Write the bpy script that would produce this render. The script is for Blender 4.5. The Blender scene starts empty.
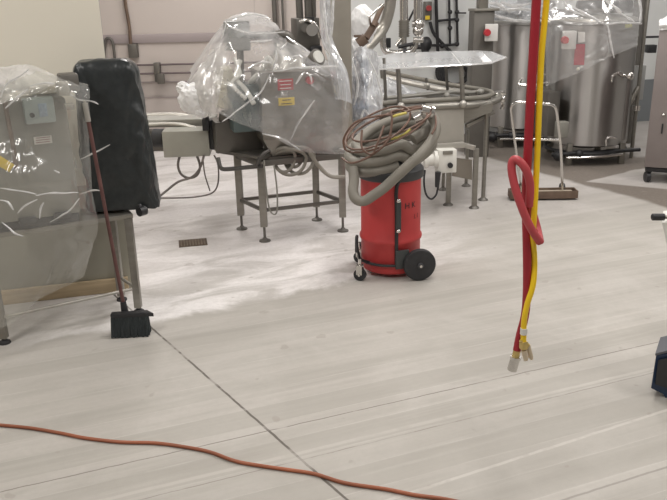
import bpy, bmesh, math, random
from mathutils import Vector, Matrix, noise
random.seed(7)
sc = bpy.context.scene
COL = sc.collection
V = Vector
PI = math.pi
R = math.radians

# ------------------------------------------------------------------ camera model
CH, FPX = 2.0, 757.0
PT, RL = R(19.0), R(1.34)
cp, sp, cr, sr = math.cos(PT), math.sin(PT), math.cos(RL), math.sin(RL)
FW = V((0, cp, -sp)); U0 = V((0, sp, cp)); R0 = V((1, 0, 0))
RT = R0 * cr - U0 * sr
UP = U0 * cr + R0 * sr
def ray(px, py):
    return FW + RT * ((px - 333.5) / FPX) + UP * ((250 - py) / FPX)
def G(px, py, z=0.0):
    "point of the horizontal plane z seen at a photo position"
    d = ray(px, py); t = (z - CH) / d.z
    return V((d.x * t, d.y * t, z))
def A(px, py, Y):
    "point at distance Y into the room seen at a photo position"
    d = ray(px, py); t = Y / d.y
    return V((d.x * t, Y, CH + d.z * t))

cam = bpy.data.cameras.new('camera'); co = bpy.data.objects.new('camera', cam); COL.objects.link(co)
cam.sensor_width = 36; cam.lens = FPX / 667 * 36; cam.clip_end = 100; cam.clip_start = 0.05
m = Matrix((RT, UP, -FW)).transposed().to_4x4(); m.translation = V((0, 0, CH)); co.matrix_world = m
sc.camera = co

# ------------------------------------------------------------------ materials
MATS = {}
def nodes(name):
    mt = bpy.data.materials.new(name); mt.use_nodes = True
    nt = mt.node_tree
    for n in list(nt.nodes):
        if n.type != 'OUTPUT_MATERIAL': nt.nodes.remove(n)
    return mt, nt, nt.nodes['Material Output']
def mat(name, col, rough=0.5, metal=0.0, var=0.08, scale=6.0, bump=0.0, stretch=(1, 1, 1), aniso=0.0, spec=0.5, coat=0.0):
    if name in MATS: return MATS[name]
    mt, nt, out = nodes(name)
    N, L = nt.nodes, nt.links
    b = N.new('ShaderNodeBsdfPrincipled'); L.new(b.outputs[0], out.inputs[0])
    tc = N.new('ShaderNodeTexCoord'); mp = N.new('ShaderNodeMapping'); mp.inputs['Scale'].default_value = stretch
    L.new(tc.outputs['Object'], mp.inputs[0])
    nz = N.new('ShaderNodeTexNoise'); nz.inputs['Scale'].default_value = scale; nz.inputs['Detail'].default_value = 6
    L.new(mp.outputs[0], nz.inputs[0])
    mx = N.new('ShaderNodeMix'); mx.data_type = 'RGBA'
    mx.inputs[6].default_value = (*[max(0, c * (1 - var * 2)) for c in col], 1)
    mx.inputs[7].default_value = (*[min(1, c * (1 + var * 2)) for c in col], 1)
    L.new(nz.outputs[0], mx.inputs[0]); L.new(mx.outputs[2], b.inputs['Base Color'])
    b.inputs['Roughness'].default_value = rough; b.inputs['Metallic'].default_value = metal
    b.inputs['Specular IOR Level'].default_value = spec
    b.inputs['Anisotropic'].default_value = aniso; b.inputs['Coat Weight'].default_value = coat
    if bump:
        bp = N.new('ShaderNodeBump'); bp.inputs['Strength'].default_value = bump; bp.inputs['Distance'].default_value = 0.01
        L.new(nz.outputs[0], bp.inputs['Height']); L.new(bp.outputs[0], b.inputs['Normal'])
    MATS[name] = mt
    return mt
def film(name, milk=0.25, mvar=0.3, gloss=0.10, scale=5.0, tint=(0.93, 0.95, 0.97), rough=0.16, edge=0.5, trl=0.4):
    mt, nt, out = nodes(name)
    N, L = nt.nodes, nt.links
    tr = N.new('ShaderNodeBsdfTransparent'); tr.inputs[0].default_value = (*[min(1, t * 1.03) for t in tint], 1)
    df = N.new('ShaderNodeBsdfDiffuse'); df.inputs[0].default_value = (*[t * .93 for t in tint], 1)
    tl = N.new('ShaderNodeBsdfTranslucent'); tl.inputs[0].default_value = (*[t * .9 for t in tint], 1)
    dm = N.new('ShaderNodeMixShader'); dm.inputs[0].default_value = trl
    L.new(df.outputs[0], dm.inputs[1]); L.new(tl.outputs[0], dm.inputs[2])
    gl = N.new('ShaderNodeBsdfGlossy'); gl.inputs['Roughness'].default_value = rough; gl.inputs[0].default_value = (1, 1, 1, 1)
    tc = N.new('ShaderNodeTexCoord')
    nz = N.new('ShaderNodeTexNoise'); nz.inputs['Scale'].default_value = scale; nz.inputs['Detail'].default_value = 8; nz.inputs['Distortion'].default_value = 0.3
    L.new(tc.outputs['Object'], nz.inputs[0])
    rm = N.new('ShaderNodeMapRange'); rm.inputs[1].default_value = 0.35; rm.inputs[2].default_value = 0.75
    rm.inputs[3].default_value = milk; rm.inputs[4].default_value = min(1, milk + mvar)
    L.new(nz.outputs[0], rm.inputs[0])
    lw = N.new('ShaderNodeLayerWeight'); lw.inputs[0].default_value = 0.35
    ml = N.new('ShaderNodeMath'); ml.operation = 'MULTIPLY_ADD'; ml.inputs[1].default_value = edge; ml.use_clamp = True
    L.new(lw.outputs['Facing'], ml.inputs[0]); L.new(rm.outputs[0], ml.inputs[2])
    m1 = N.new('ShaderNodeMixShader'); L.new(ml.outputs[0], m1.inputs[0]); L.new(tr.outputs[0], m1.inputs[1]); L.new(dm.outputs[0], m1.inputs[2])
    g2 = N.new('ShaderNodeMath'); g2.operation = 'MULTIPLY_ADD'; g2.inputs[1].default_value = 0.35; g2.inputs[2].default_value = gloss; g2.use_clamp = True
    L.new(lw.outputs['Fresnel'], g2.inputs[0])
    m2 = N.new('ShaderNodeMixShader'); L.new(g2.outputs[0], m2.inputs[0]); L.new(m1.outputs[0], m2.inputs[1]); L.new(gl.outputs[0], m2.inputs[2])
    L.new(m2.outputs[0], out.inputs[0])
    MATS[name] = mt
    return mt

STEEL = mat('brushed_steel', (0.29, 0.275, 0.245), 0.42, 0.75, 0.10, 5, stretch=(1, 1, 6))
STEELD = mat('dull_steel', (0.165, 0.155, 0.14), 0.5, 0.6, 0.12, 5)
STEELL = mat('light_steel', (0.46, 0.44, 0.40), 0.4, 0.55, 0.08, 5)
TANK = mat('tank_steel', (0.47, 0.45, 0.43), 0.30, 0.92, 0.06, 2.5, stretch=(14, 14, 0.4), aniso=0.5)
def tank_mat():
    mt, nt, out = nodes('brushed_tank'); N, L = nt.nodes, nt.links
    b = N.new('ShaderNodeBsdfPrincipled'); L.new(b.outputs[0], out.inputs[0])
    b.inputs['Base Color'].default_value = (0.44, 0.425, 0.41, 1); b.inputs['Metallic'].default_value = 1.0
    b.inputs['Roughness'].default_value = 0.38; b.inputs['Anisotropic'].default_value = 0.9; b.inputs['Anisotropic Rotation'].default_value = 0.25
    t = N.new('ShaderNodeTangent'); t.direction_type = 'RADIAL'; t.axis = 'Z'; L.new(t.outputs[0], b.inputs['Tangent'])
    tc = N.new('ShaderNodeTexCoord'); mp = N.new('ShaderNodeMapping'); mp.inputs['Scale'].default_value = (9, 9, 0.5); L.new(tc.outputs['Object'], mp.inputs[0])
    nz = N.new('ShaderNodeTexNoise'); nz.inputs['Scale'].default_value = 1.2; L.new(mp.outputs[0], nz.inputs[0])
    r_ = N.new('ShaderNodeMapRange'); r_.inputs[3].default_value = .26; r_.inputs[4].default_value = .46; L.new(nz.outputs[0], r_.inputs[0]); L.new(r_.outputs[0], b.inputs['Roughness'])
    return mt
TANK = tank_mat()
CHROME = mat('polished_pipe', (0.66, 0.64, 0.61), 0.22, 0.95, 0.04, 5)
GREYP = mat('grey_paint', (0.245, 0.238, 0.21), 0.5, 0.1, 0.06, 5)
GREENP = mat('grey_green_box', (0.36, 0.42, 0.42), 0.45, 0.0, 0.04, 5)
TEAL = mat('dark_teal_tank', (0.10, 0.135, 0.135), 0.35, 0.2, 0.1, 5)
WHITEP = mat('white_plastic', (0.72, 0.71, 0.66), 0.4, 0.0, 0.05, 8)
CREAMP = mat('cream_plastic', (0.66, 0.62, 0.50), 0.4, 0.0, 0.05, 8)
BLACK = mat('black_plastic', (0.022, 0.022, 0.024), 0.45, 0.0, 0.15, 10)
BLACKR = mat('black_rubber', (0.03, 0.03, 0.032), 0.7, 0.0, 0.2, 20)
RED = mat('red_plastic', (0.46, 0.03, 0.04), 0.4, 0.0, 0.08, 8)
YEL = mat('yellow_plastic', (0.80, 0.58, 0.05), 0.45, 0.0, 0.06, 8)
DRUMRED = mat('scuffed_red_enamel', (0.50, 0.045, 0.045), 0.5, 0.0, 0.16, 4, bump=0.03)
BROWN = mat('rusty_brown', (0.16, 0.11, 0.08), 0.65, 0.2, 0.25, 14)
HOSEG = mat('grey_hose', (0.235, 0.218, 0.185), 0.55, 0.0, 0.08, 12)
COPPER = mat('orange_brown_cord', (0.15, 0.085, 0.06), 0.45, 0.0, 0.15, 20)
CORDB = mat('brown_cord', (0.17, 0.10, 0.075), 0.45, 0.0, 0.15, 20)
ORANGE = mat('dirty_orange_cord', (0.30, 0.095, 0.045), 0.5, 0.0, 0.35, 3)
REDH = mat('red_hose', (0.36, 0.018, 0.03), 0.42, 0.0, 0.08, 8)
REDL = mat('pale_red_hose', (0.48, 0.065, 0.075), 0.45, 0.0, 0.08, 8)
YELH = mat('yellow_hose', (0.90, 0.60, 0.015), 0.42, 0.0, 0.05, 8)
BRASS = mat('brass', (0.62, 0.47, 0.18), 0.35, 0.6, 0.1, 20)
WOOD = mat('bare_wood', (0.46, 0.36, 0.23), 0.7, 0.0, 0.18, 3, stretch=(1, 1, 12))
MAROON = mat('worn_maroon_handle', (0.12, 0.055, 0.05), 0.5, 0.1, 0.3, 12)
BAGM = mat('black_bag_plastic', (0.026, 0.030, 0.031), 0.30, 0.0, 0.2, 26, bump=0.35)
BRIST = mat('black_bristle', (0.026, 0.032, 0.033), 0.8, 0.0, 0.4, 3, bump=0.8, stretch=(40, 40, 2))
CABI = mat('brown_grey_cabinet', (0.27, 0.235, 0.225), 0.45, 0.3, 0.05, 5)
BLUE = mat('dark_blue_paint', (0.02, 0.04, 0.085), 0.4, 0.1, 0.2, 8)
LBL = mat('paper_label', (0.74, 0.72, 0.69), 0.6, 0.0, 0.05, 30)
LBLB = mat('printed_blue_label', (0.30, 0.38, 0.48), 0.5, 0.0, 0.3, 60)
DRAIN = mat('drain_grate', (0.13, 0.10, 0.075), 0.6, 0.4, 0.2, 20)
ACR = film('acrylic_guard', 0.20, 0.10, 0.12, 2.0, (0.93, 0.94, 0.95), 0.12, 0.2)
FILML = film('film_left', 0.11, 0.14, 0.05, 3.0, (0.96, 0.96, 0.93), 0.12, 0.22)
FILMG = film('film_gathered', 0.30, 0.45, 0.10, 9.0, (0.98, 0.96, 0.94), 0.2, 0.5)
FILMM = film('film_middle', 0.12, 0.28, 0.05, 5.0, (0.96, 0.96, 0.96), 0.14, 0.35)
FILMW = film('film_bunched', 0.84, 0.16, 0.05, 8.0, (1.0, 1.0, 1.0), 0.3, 0.5, 0.12)
FILMB = film('film_bluish', 0.26, 0.5, 0.06, 7.0, (0.93, 0.95, 0.99), 0.2, 0.4)
FILMT = film('film_tank', 0.17, 0.12, 0.07, 2.0, (0.95, 0.95, 0.95), 0.2, 0.3)
FOLD_GLINT = film('film_fold_glint', 0.42, 0.5, 0.22, 14.0, (1, 1, 1), 0.15, 0.5)  # whiter film for folds, their highlights put into the colour

# ------------------------------------------------------------------ mesh helpers
def smooth_path(pts, k=6, closed=False):
    pts = [V(p) for p in pts]; n = len(pts); out = []
    if n < 3: return pts
    rng = range(n if closed else n - 1)
    for i in rng:
        if closed: a, b, c, d = pts[(i - 1) % n], pts[i], pts[(i + 1) % n], pts[(i + 2) % n]
        else: a, b, c, d = pts[max(i - 1, 0)], pts[i], pts[i + 1], pts[min(i + 2, n - 1)]
        for j in range(k):
            t = j / k
            out.append(0.5 * ((2 * b) + (c - a) * t + (2 * a - 5 * b + 4 * c - d) * t * t + (3 * b - a - 3 * c + d) * t ** 3))
    if not closed: out.append(pts[-1])
    return out
class MB:
    def __init__(s): s.bm = bmesh.new()
    def box(s, c, size, yaw=0.0, bev=0.0, rot=None):
        M = Matrix.Translation(V(c)) @ (rot.to_4x4() if rot is not None else Matrix.Rotation(yaw, 4, 'Z')) @ Matrix.Diagonal((*size, 1))
        r = bmesh.ops.create_cube(s.bm, size=1, matrix=M)
        if bev:
            es = list({e for v in r['verts'] for e in v.link_edges})
            bmesh.ops.bevel(s.bm, geom=es, offset=bev, segments=2, profile=0.5, affect='EDGES')
        return s
    def pbox(s, x0, y0, x1, y1, Y, depth, yaw=0.0, bev=0.003):
        a = A(x0, (y0 + y1) / 2, Y); b = A(x1, (y0 + y1) / 2, Y); t = A((x0 + x1) / 2, y0, Y); u = A((x0 + x1) / 2, y1, Y)
        w = (b.x - a.x) / max(0.3, math.cos(yaw))
        c = V(((a.x + b.x) / 2 - math.sin(yaw) * depth / 2, Y + depth / 2 * math.cos(yaw), (t.z + u.z) / 2))
        return s.box(c, (w, depth, t.z - u.z), yaw, bev)
    def cyl(s, p0, p1, r, r2=None, n=18, caps=True):
        p0, p1 = V(p0), V(p1); d = p1 - p0
        M = Matrix.Translation((p0 + p1) / 2) @ d.to_track_quat('Z', 'Y').to_matrix().to_4x4()
        bmesh.ops.create_cone(s.bm, cap_ends=caps, segments=n, radius1=r, radius2=r if r2 is None else r2, depth=d.length, matrix=M)
        return s
    def tube(s, pts, r, n=10, k=6, closed=False, smooth=True):
        P = smooth_path(pts, k, closed) if smooth else [V(p) for p in pts]
        N = len(P); rings = []
        t0 = (P[1] - P[0]).normalized(); nrm = t0.orthogonal().normalized(); prev = t0
        for i, p in enumerate(P):
            if closed: t = (P[(i + 1) % N] - P[i - 1]).normalized()
            elif i == 0: t = t0
            elif i == N - 1: t = (P[-1] - P[-2]).normalized()
            else: t = (P[i + 1] - P[i - 1]).normalized()
            q = prev.rotation_difference(t); nrm = (q @ nrm).normalized(); prev = t
            bn = t.cross(nrm); rr = r[min(i * len(r) // N, len(r) - 1)] if isinstance(r, (list, tuple)) else r
            rings.append([s.bm.verts.new(p + (nrm * math.cos(2 * PI * j / n) + bn * math.sin(2 * PI * j / n)) * rr) for j in range(n)])
        for i in range(N if closed else N - 1):
            a, b = rings[i], rings[(i + 1) % N]
            off = 0
            if closed and i == N - 1:
                off = min(range(n), key=lambda o: (a[0].co - b[o].co).length)
            for j in range(n):
                try: s.bm.faces.new((a[j], a[(j + 1) % n], b[(j + 1 + off) % n], b[(j + off) % n]))
                except ValueError: pass
        if not closed:
            s.bm.faces.new(list(reversed(rings[0]))); s.bm.faces.new(rings[-1])
        return s
    def bar(s, p0, p1, w, h=None, bev=0.002):
        "rectangular bar between two points"
        p0, p1 = V(p0), V(p1); d = p1 - p0; h = h or w
        x = d.normalized(); up = V((0, 0, 1)) if abs(x.z) < 0.9 else V((0, 1, 0))
        y = up.cross(x).normalized(); z = x.cross(y)
        s.box((p0 + p1) / 2, (d.length, w, h), rot=Matrix((x, y, z)).transposed(), bev=bev)
        return s
    def lathe(s, prof, c, n=40, axis=None):
        c = V(c); M = axis.to_track_quat('Z', 'Y').to_matrix() if axis is not None else Matrix.Identity(3)
        rings = []
        for r, z in prof:
            rings.append([s.bm.verts.new(c + M @ V((r * math.cos(2 * PI * j / n), r * math.sin(2 * PI * j / n), z))) for j in range(n)])
        for a, b in zip(rings, rings[1:]):
            for j in range(n): s.bm.faces.new((a[j], a[(j + 1) % n], b[(j + 1) % n], b[j]))
        s.bm.faces.new(list(reversed(rings[0]))); s.bm.faces.new(rings[-1])
        return s
    def prism(s, poly, ext):
        a = [s.bm.verts.new(V(p)) for p in poly]; b = [s.bm.verts.new(V(p) + V(ext)) for p in poly]
        n = len(a); s.bm.faces.new(a); s.bm.faces.new(list(reversed(b)))
        for i in range(n): s.bm.faces.new((a[i], b[i], b[(i + 1) % n], a[(i + 1) % n]))
        return s
    def ball(s, c, r, sc_=(1, 1, 1)):
        bmesh.ops.create_uvsphere(s.bm, u_segments=20, v_segments=12, radius=r, matrix=Matrix.Translation(V(c)) @ Matrix.Diagonal((*sc_, 1)))
        return s
    def build(s, name, material, parent=None, keep=False):
        bm = s.bm
        bmesh.ops.recalc_face_normals(bm, faces=bm.faces)
        if parent is not None: o0 = V(parent['_o'])
        else:
            xs = [v.co for v in bm.verts]
            o0 = V(((min(v.x for v in xs) + max(v.x for v in xs)) / 2, (min(v.y for v in xs) + max(v.y for v in xs)) / 2, min(v.z for v in xs)))
            if keep: o0 = V((0, 0, 0))
        bmesh.ops.translate(bm, verts=bm.verts, vec=-o0)
        me = bpy.data.meshes.new(name); bm.to_mesh(me); bm.free()
        me.polygons.foreach_set('use_smooth', [True] * len(me.polygons)); me.set_sharp_from_angle(angle=R(38))
        me.materials.append(material)
        o = bpy.data.objects.new(name, me); COL.objects.link(o); o['_o'] = list(o0)
        if parent is not None: o.parent = parent
        else: o.location = o0
        return o
def thing(name, label, cat, loc, group=None):
    o = bpy.data.objects.new(name, None); COL.objects.link(o); o.location = loc; o['_o'] = list(loc)
    o.empty_display_size = 0.1
    return tag(o, label, cat, group)
def tag(o, label, cat, group=None):
    o['label'] = label; o['category'] = cat
    if group: o['group'] = group
    return o
def struct(mb, name, material):
    o = mb.build(name, material, keep=True); o['kind'] = 'structure'; return o
def text_mesh(txt, size, M, name, material, parent, wrap=None):
    cu = bpy.data.curves.new('t', 'FONT'); cu.body = txt; cu.size = size; cu.extrude = 0.0006; cu.align_x = 'CENTER'; cu.align_y = 'CENTER'
    ob = bpy.data.objects.new('t', cu); COL.objects.link(ob)
    me = bpy.data.meshes.new_from_object(ob.evaluated_get(bpy.context.evaluated_depsgraph_get()))
    bpy.data.objects.remove(ob)
    b = MB(); b.bm.from_mesh(me); bpy.data.meshes.remove(me)
    for v in b.bm.verts: v.co = wrap(v.co) if wrap else M @ v.co
    return b.build(name, material, parent)

# draped film: rows of control points, smoothly joined, creased by ridged noise
def drape(mb, rows, nu=14, nv=14, amp=0.02, fu=1.0, fv=1.0, seed=0.0, flare=0.3):
    cols = [smooth_path(r, nu) for r in rows]
    W = len(cols[0])
    g = [smooth_path([c[i] for c in cols], nv) for i in range(W)]        # g[i][j]
    Hh = len(g[0])
    P = [[g[i][j].copy() for j in range(Hh)] for i in range(W)]
    for i in range(W):
        for j in range(Hh):
            a = g[min(i + 1, W - 1)][j] - g[max(i - 1, 0)][j]; b = g[i][min(j + 1, Hh - 1)] - g[i][max(j - 1, 0)]
            n = a.cross(b)
            if n.length < 1e-9: continue
            n.normalize(); p = g[i][j]
            q = V((i / nu * fu + seed, j / nv * fv + seed * 1.7, seed))
            w = noise.noise(q + V((0, 0, 3))) * 0.4
            q2 = q + V((w, w, 0)) * 1.2
            h = 0
            for k, am in ((1, 1.0), (2.1, 0.55), (4.3, 0.28)):
                h += am * (0.45 - abs(noise.noise(q2 * k + V((7 * k, 0, 0)))) * 1.6)
            P[i][j] = p + n * (h * amp)
    vs = [[mb.bm.verts.new(P[i][j]) for j in range(Hh)] for i in range(W)]
    for i in range(W - 1):
        for j in range(Hh - 1):
            mb.bm.faces.new((vs[i][j], vs[i + 1][j], vs[i + 1][j + 1], vs[i][j + 1]))
    return mb
def folds(parent, name, paths, r=0.006):  # strands along fold lines, white colour standing in for their highlights
    for pth, Y in paths:
        mb = MB()
        pts = [A(x, y, Y if not isinstance(Y, (list, tuple)) else Y[min(i, len(Y) - 1)]) for i, (x, y) in enumerate(pth)]
        P = smooth_path(pts, 8); n = len(P)
        P = [p + V((noise.noise(p * 9), noise.noise(p * 9 + V((5, 0, 0))), noise.noise(p * 9 + V((0, 5, 0))))) * 0.008 for p in P]
        rr = [r * (0.35 + 0.9 * math.sin(PI * (i + .5) / n) * (0.7 + 0.5 * noise.noise(P[i] * 20))) for i in range(n)]
        mb.tube(P, rr, n=6, smooth=False)
        mb.build(name, FOLD_GLINT, parent)

# ------------------------------------------------------------------ floor
def floor_material():
    mt, nt, out = nodes('worn_concrete'); N, L = nt.nodes, nt.links
    b = N.new('ShaderNodeBsdfPrincipled'); L.new(b.outputs[0], out.inputs[0]); b.inputs['Roughness'].default_value = 0.6
    b.inputs['Specular IOR Level'].default_value = 0.3
    tc = N.new('ShaderNodeTexCoord')
    def math_(op, a, b_=None, c=None, clamp=False):
        n = N.new('ShaderNodeMath'); n.operation = op; n.use_clamp = clamp
        for i, v in enumerate((a, b_, c)):
            if v is None: continue
            if isinstance(v, (int, float)): n.inputs[i].default_value = v
            else: L.new(v, n.inputs[i])
        return n.outputs[0]
    sx = N.new('ShaderNodeSeparateXYZ'); L.new(tc.outputs['Object'], sx.inputs[0]); X, Y = sx.outputs[0], sx.outputs[1]
    def lin(a, b_, c): return math_('ADD', math_('ADD', math_('MULTIPLY', X, a), math_('MULTIPLY', Y, b_)), c)
    def line(p, q):
        d = (q - p); n = V((-d.y, d.x, 0)).normalized(); return n.x, n.y, -(n.x * p.x + n.y * p.y)
    def sm(v, a, b_, lo=0.0, hi=1.0):
        n = N.new('ShaderNodeMapRange'); n.interpolation_type = 'SMOOTHSTEP'
        L.new(v, n.inputs[0]); n.inputs[1].default_value = a; n.inputs[2].default_value = b_; n.inputs[3].default_value = lo; n.inputs[4].default_value = hi
        return n.outputs[0]
    th = math.atan2(*(lambda d: (d.y, d.x))(G(667, 340) - G(13, 489)))
    u = lin(math.cos(th), math.sin(th), 0); v = lin(-math.sin(th), math.cos(th), 0)
    def nz(vec, scale, detail=6, rough=0.55, dist=0):
        n = N.new('ShaderNodeTexNoise'); n.inputs['Scale'].default_value = scale; n.inputs['Detail'].default_value = detail
        n.inputs['Roughness'].default_value = rough; n.inputs['Distortion'].default_value = dist; L.new(vec, n.inputs[0]); return n.outputs[0]
    def comb(a, b_):
        n = N.new('ShaderNodeCombineXYZ'); L.new(a, n.inputs[0]); L.new(b_, n.inputs[1]); return n.outputs[0]
    obj = tc.outputs['Object']
    cloud = nz(obj, 1.6, 8, 0.6, 0.6); fine = nz(obj, 30, 6, 0.7); grit = nz(obj, 160, 3, 0.6)
    streak = nz(comb(math_('MULTIPLY', u, 0.35), math_('MULTIPLY', v, 5.5)), 1.0, 8, 0.65, 0.3)
    streak2 = nz(comb(math_('MULTIPLY', u, 0.8), math_('MULTIPLY', v, 22)), 1.0, 5, 0.6, 0.2)
    # boards of cast concrete: each band its own tone
    wv = N.new('ShaderNodeTexWhiteNoise'); wv.noise_dimensions = '1D'
    L.new(math_('FLOOR', math_('DIVIDE', v, 0.165)), wv.inputs['W'])
    fr = math_('FRACT', math_('DIVIDE', v, 0.165))
    seam = math_('MULTIPLY', sm(math_('ABSOLUTE', math_('SUBTRACT', fr, 0.5)), 0.46, 0.5), sm(nz(comb(math_('MULTIPLY', u, 1.2), math_('FLOOR', math_('DIVIDE', v, 0.165))), 1.7, 3), 0.42, 0.62))
    def colmix(fac, c1, c2):
        n = N.new('ShaderNodeMix'); n.data_type = 'RGBA'
        if isinstance(fac, float): n.inputs[0].default_value = fac
        else: L.new(fac, n.inputs[0])
        for i, c in ((6, c1), (7, c2)):
            if isinstance(c, tuple): n.inputs[i].default_value = (*c, 1)
            else: L.new(c, n.inputs[i])
        return n.outputs[2]
    col = colmix(sm(streak, 0.25, 0.75), (0.37, 0.348, 0.315), (0.50, 0.473, 0.435))
    col = colmix(sm(cloud, 0.40, 0.70, 0, 0.6), col, (0.55, 0.523, 0.487))
    col = colmix(math_('MULTIPLY', wv.outputs[0], 0.55), col, (0.35, 0.33, 0.295))
    col = colmix(sm(streak2, 0.5, 0.75, 0, 0.2), col, (0.60, 0.58, 0.54))
    col = colmix(math_('MULTIPLY', seam, 0.45), col, (0.62, 0.60, 0.56))
    # white dusty area beyond a line that follows the boards
    P1, P2 = G(150, 326), G(430, 268); l = line(P1, P2)
    dv = math_('ADD', lin(*l), math_('MULTIPLY', math_('SUBTRACT', nz(obj, 2.2, 6, 0.6, 0.5), 0.5), 0.45))
    c0 = G(250, 255)
    du = math_('ABSOLUTE', math_('SUBTRACT', u, c0.x * math.cos(th) + c0.y * math.sin(th)))
    white = math_('MULTIPLY', sm(dv, -0.01, 0.10), sm(math_('ADD', du, math_('MULTIPLY', cloud, 0.8)), 1.2, 2.6, 1, 0))
    white = math_('MULTIPLY', white, sm(nz(comb(math_('MULTIPLY', u, 1.0), math_('MULTIPLY', v, 2.6)), 1.3, 8, 0.6, 0.8), 0.36, 0.60, 0.25, 1.0))
    col = colmix(math_('MULTIPLY', white, 0.85), col, (0.90, 0.87, 0.86))
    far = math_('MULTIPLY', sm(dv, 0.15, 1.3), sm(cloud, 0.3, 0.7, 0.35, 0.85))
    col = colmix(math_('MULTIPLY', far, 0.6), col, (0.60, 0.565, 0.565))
    # darker brown zone around the tanks
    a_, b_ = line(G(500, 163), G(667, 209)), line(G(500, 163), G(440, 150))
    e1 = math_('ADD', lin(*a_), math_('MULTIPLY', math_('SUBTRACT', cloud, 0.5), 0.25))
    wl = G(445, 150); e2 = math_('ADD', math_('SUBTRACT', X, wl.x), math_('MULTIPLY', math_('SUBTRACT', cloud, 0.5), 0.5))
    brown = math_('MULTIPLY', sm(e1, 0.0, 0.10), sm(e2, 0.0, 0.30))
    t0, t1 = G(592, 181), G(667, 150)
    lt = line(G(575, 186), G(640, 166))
    # paler patch right of the tank
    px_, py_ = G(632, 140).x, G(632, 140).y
    pale_gap = math_('MULTIPLY', sm(math_('SUBTRACT', X, 3.62), 0.0, 0.1), sm(Y, 8.9, 9.1))
    brown = math_('MULTIPLY', brown, math_('SUBTRACT', 1.0, math_('MULTIPLY', pale_gap, 0.9)))
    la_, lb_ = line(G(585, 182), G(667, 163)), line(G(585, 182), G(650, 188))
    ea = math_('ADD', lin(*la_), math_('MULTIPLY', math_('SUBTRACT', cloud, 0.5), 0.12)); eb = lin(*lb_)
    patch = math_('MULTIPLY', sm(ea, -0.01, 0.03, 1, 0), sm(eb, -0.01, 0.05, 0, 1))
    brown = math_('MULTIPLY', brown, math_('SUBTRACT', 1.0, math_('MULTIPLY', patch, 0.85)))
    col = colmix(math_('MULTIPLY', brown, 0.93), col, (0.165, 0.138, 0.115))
    # grain and specks
    col = colmix(sm(fine, 0.35, 0.75, 0, 0.22), col, (0.36, 0.34, 0.31))
    col = colmix(sm(nz(obj, 7.5, 2, 0.4), 0.70, 0.735, 0, 0.35), col, (0.30, 0.26, 0.23))
    col = colmix(sm(grit, 0.60, 0.8, 0, 0.25), col, (0.30, 0.28, 0.25))
    # joints
    for p, q, w, st, cc in ((G(145, 322), G(345, 498), 0.0045, 0.95, (0.12, 0.105, 0.09)), (G(13, 489), G(667, 340), 0.0028, 0.8, (0.20, 0.18, 0.16)),
                        (G(220, 480), G(333, 452), 0.0025, 0.6, (0.22, 0.20, 0.18)), (G(563, 500), G(667, 467), 0.004, 0.55, (0.22, 0.20, 0.18)),
                        (G(484, 469), G(667, 410), 0.006, 0.28, (0.80, 0.77, 0.72)), (G(333, 445), G(667, 365), 0.008, 0.15, (0.80, 0.77, 0.72))):
        ln = lin(*line(p, q)); d = math_('ABSOLUTE', math_('ADD', ln, math_('MULTIPLY', math_('SUBTRACT', nz(obj, 9, 4), 0.5), 0.012)))
        mk = math_('MULTIPLY', sm(d, w, w * 1.8, 1, 0), sm(nz(obj, 4.0, 4, 0.7), 0.36, 0.5, 0.35, 1.0))
        col = colmix(math_('MULTIPLY', mk, st), col, cc)
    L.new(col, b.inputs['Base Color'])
    bp = N.new('ShaderNodeBump'); bp.inputs['Strength'].default_value = 0.25; bp.inputs['Distance'].default_value = 0.004
    L.new(math_('ADD', fine, streak2), bp.inputs['Height']); L.new(bp.outputs[0], b.inputs['Normal'])
    return mt
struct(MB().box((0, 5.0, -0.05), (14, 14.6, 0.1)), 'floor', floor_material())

# ------------------------------------------------------------------ room shell
WALLC = mat('cream_wall', (0.84, 0.79, 0.675), 0.6, 0, 0.02, 1.5)
WALLP = mat('pinkish_grey_panel', (0.56, 0.50, 0.465), 0.5, 0, 0.03, 1.2)
WALLP2 = mat('lower_wall_panel', (0.47, 0.42, 0.395), 0.5, 0, 0.04, 1.2)
WALLW = mat('white_wall', (0.72, 0.73, 0.72), 0.5, 0, 0.04, 1.0)
WALLG = mat('grey_lower_wall', (0.20, 0.215, 0.225), 0.5, 0, 0.05, 1.5)
DIM = mat('grey_room_wall', (0.34, 0.335, 0.33), 0.7, 0, 0.03, 1.0)
CEIL = mat('ceiling_paint', (0.42, 0.41, 0.40), 0.7, 0, 0.02, 1.0)
STRIPM = mat('wall_strip', (0.36, 0.31, 0.31), 0.4, 0.1, 0.03, 1.0)
W1, W2 = G(37, 299), G(132, 288)
dr = (W1 - W2).normalized(); nrm = V((-dr.y, dr.x, 0)); nrm = nrm if nrm.y > 0 else -nrm
HT = 4.2
far = W2 + dr * 5.6
struct(MB().prism([W2, far, far + nrm * 0.06, W2 + nrm * 0.06], (0, 0, HT)), 'wall_left', WALLC)
YB = 10.3
struct(MB().box((-3.4, YB + 0.1, 0.675 / 2), (7.0, 0.2, 0.675)).box((-3.4, YB + 0.11, 0.78), (7.0, 0.18, 0.205)), 'wall_back_left_lower', WALLP2)
struct(MB().box((-3.4, YB + 0.1, (HT + 0.885) / 2), (7.0, 0.2, HT - 0.885)), 'wall_back_left', WALLP)
struct(MB().box((-3.4, YB - 0.012, 1.445), (7.0, 0.024, 0.115), bev=0.004), 'trim_1', STRIPM)
struct(MB().box((-3.4, YB - 0.006, 0.885), (7.0, 0.012, 0.012)).box((-3.4, YB - 0.006, 0.68), (7.0, 0.012, 0.012)), 'trim_2', STRIPM)
sm_ = MB()
for x in (-2.95, -0.95): sm_.box((x, YB - 0.003, 2.6), (0.012, 0.006, 2.2))
struct(sm_, 'trim_3', WALLP2)
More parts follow.
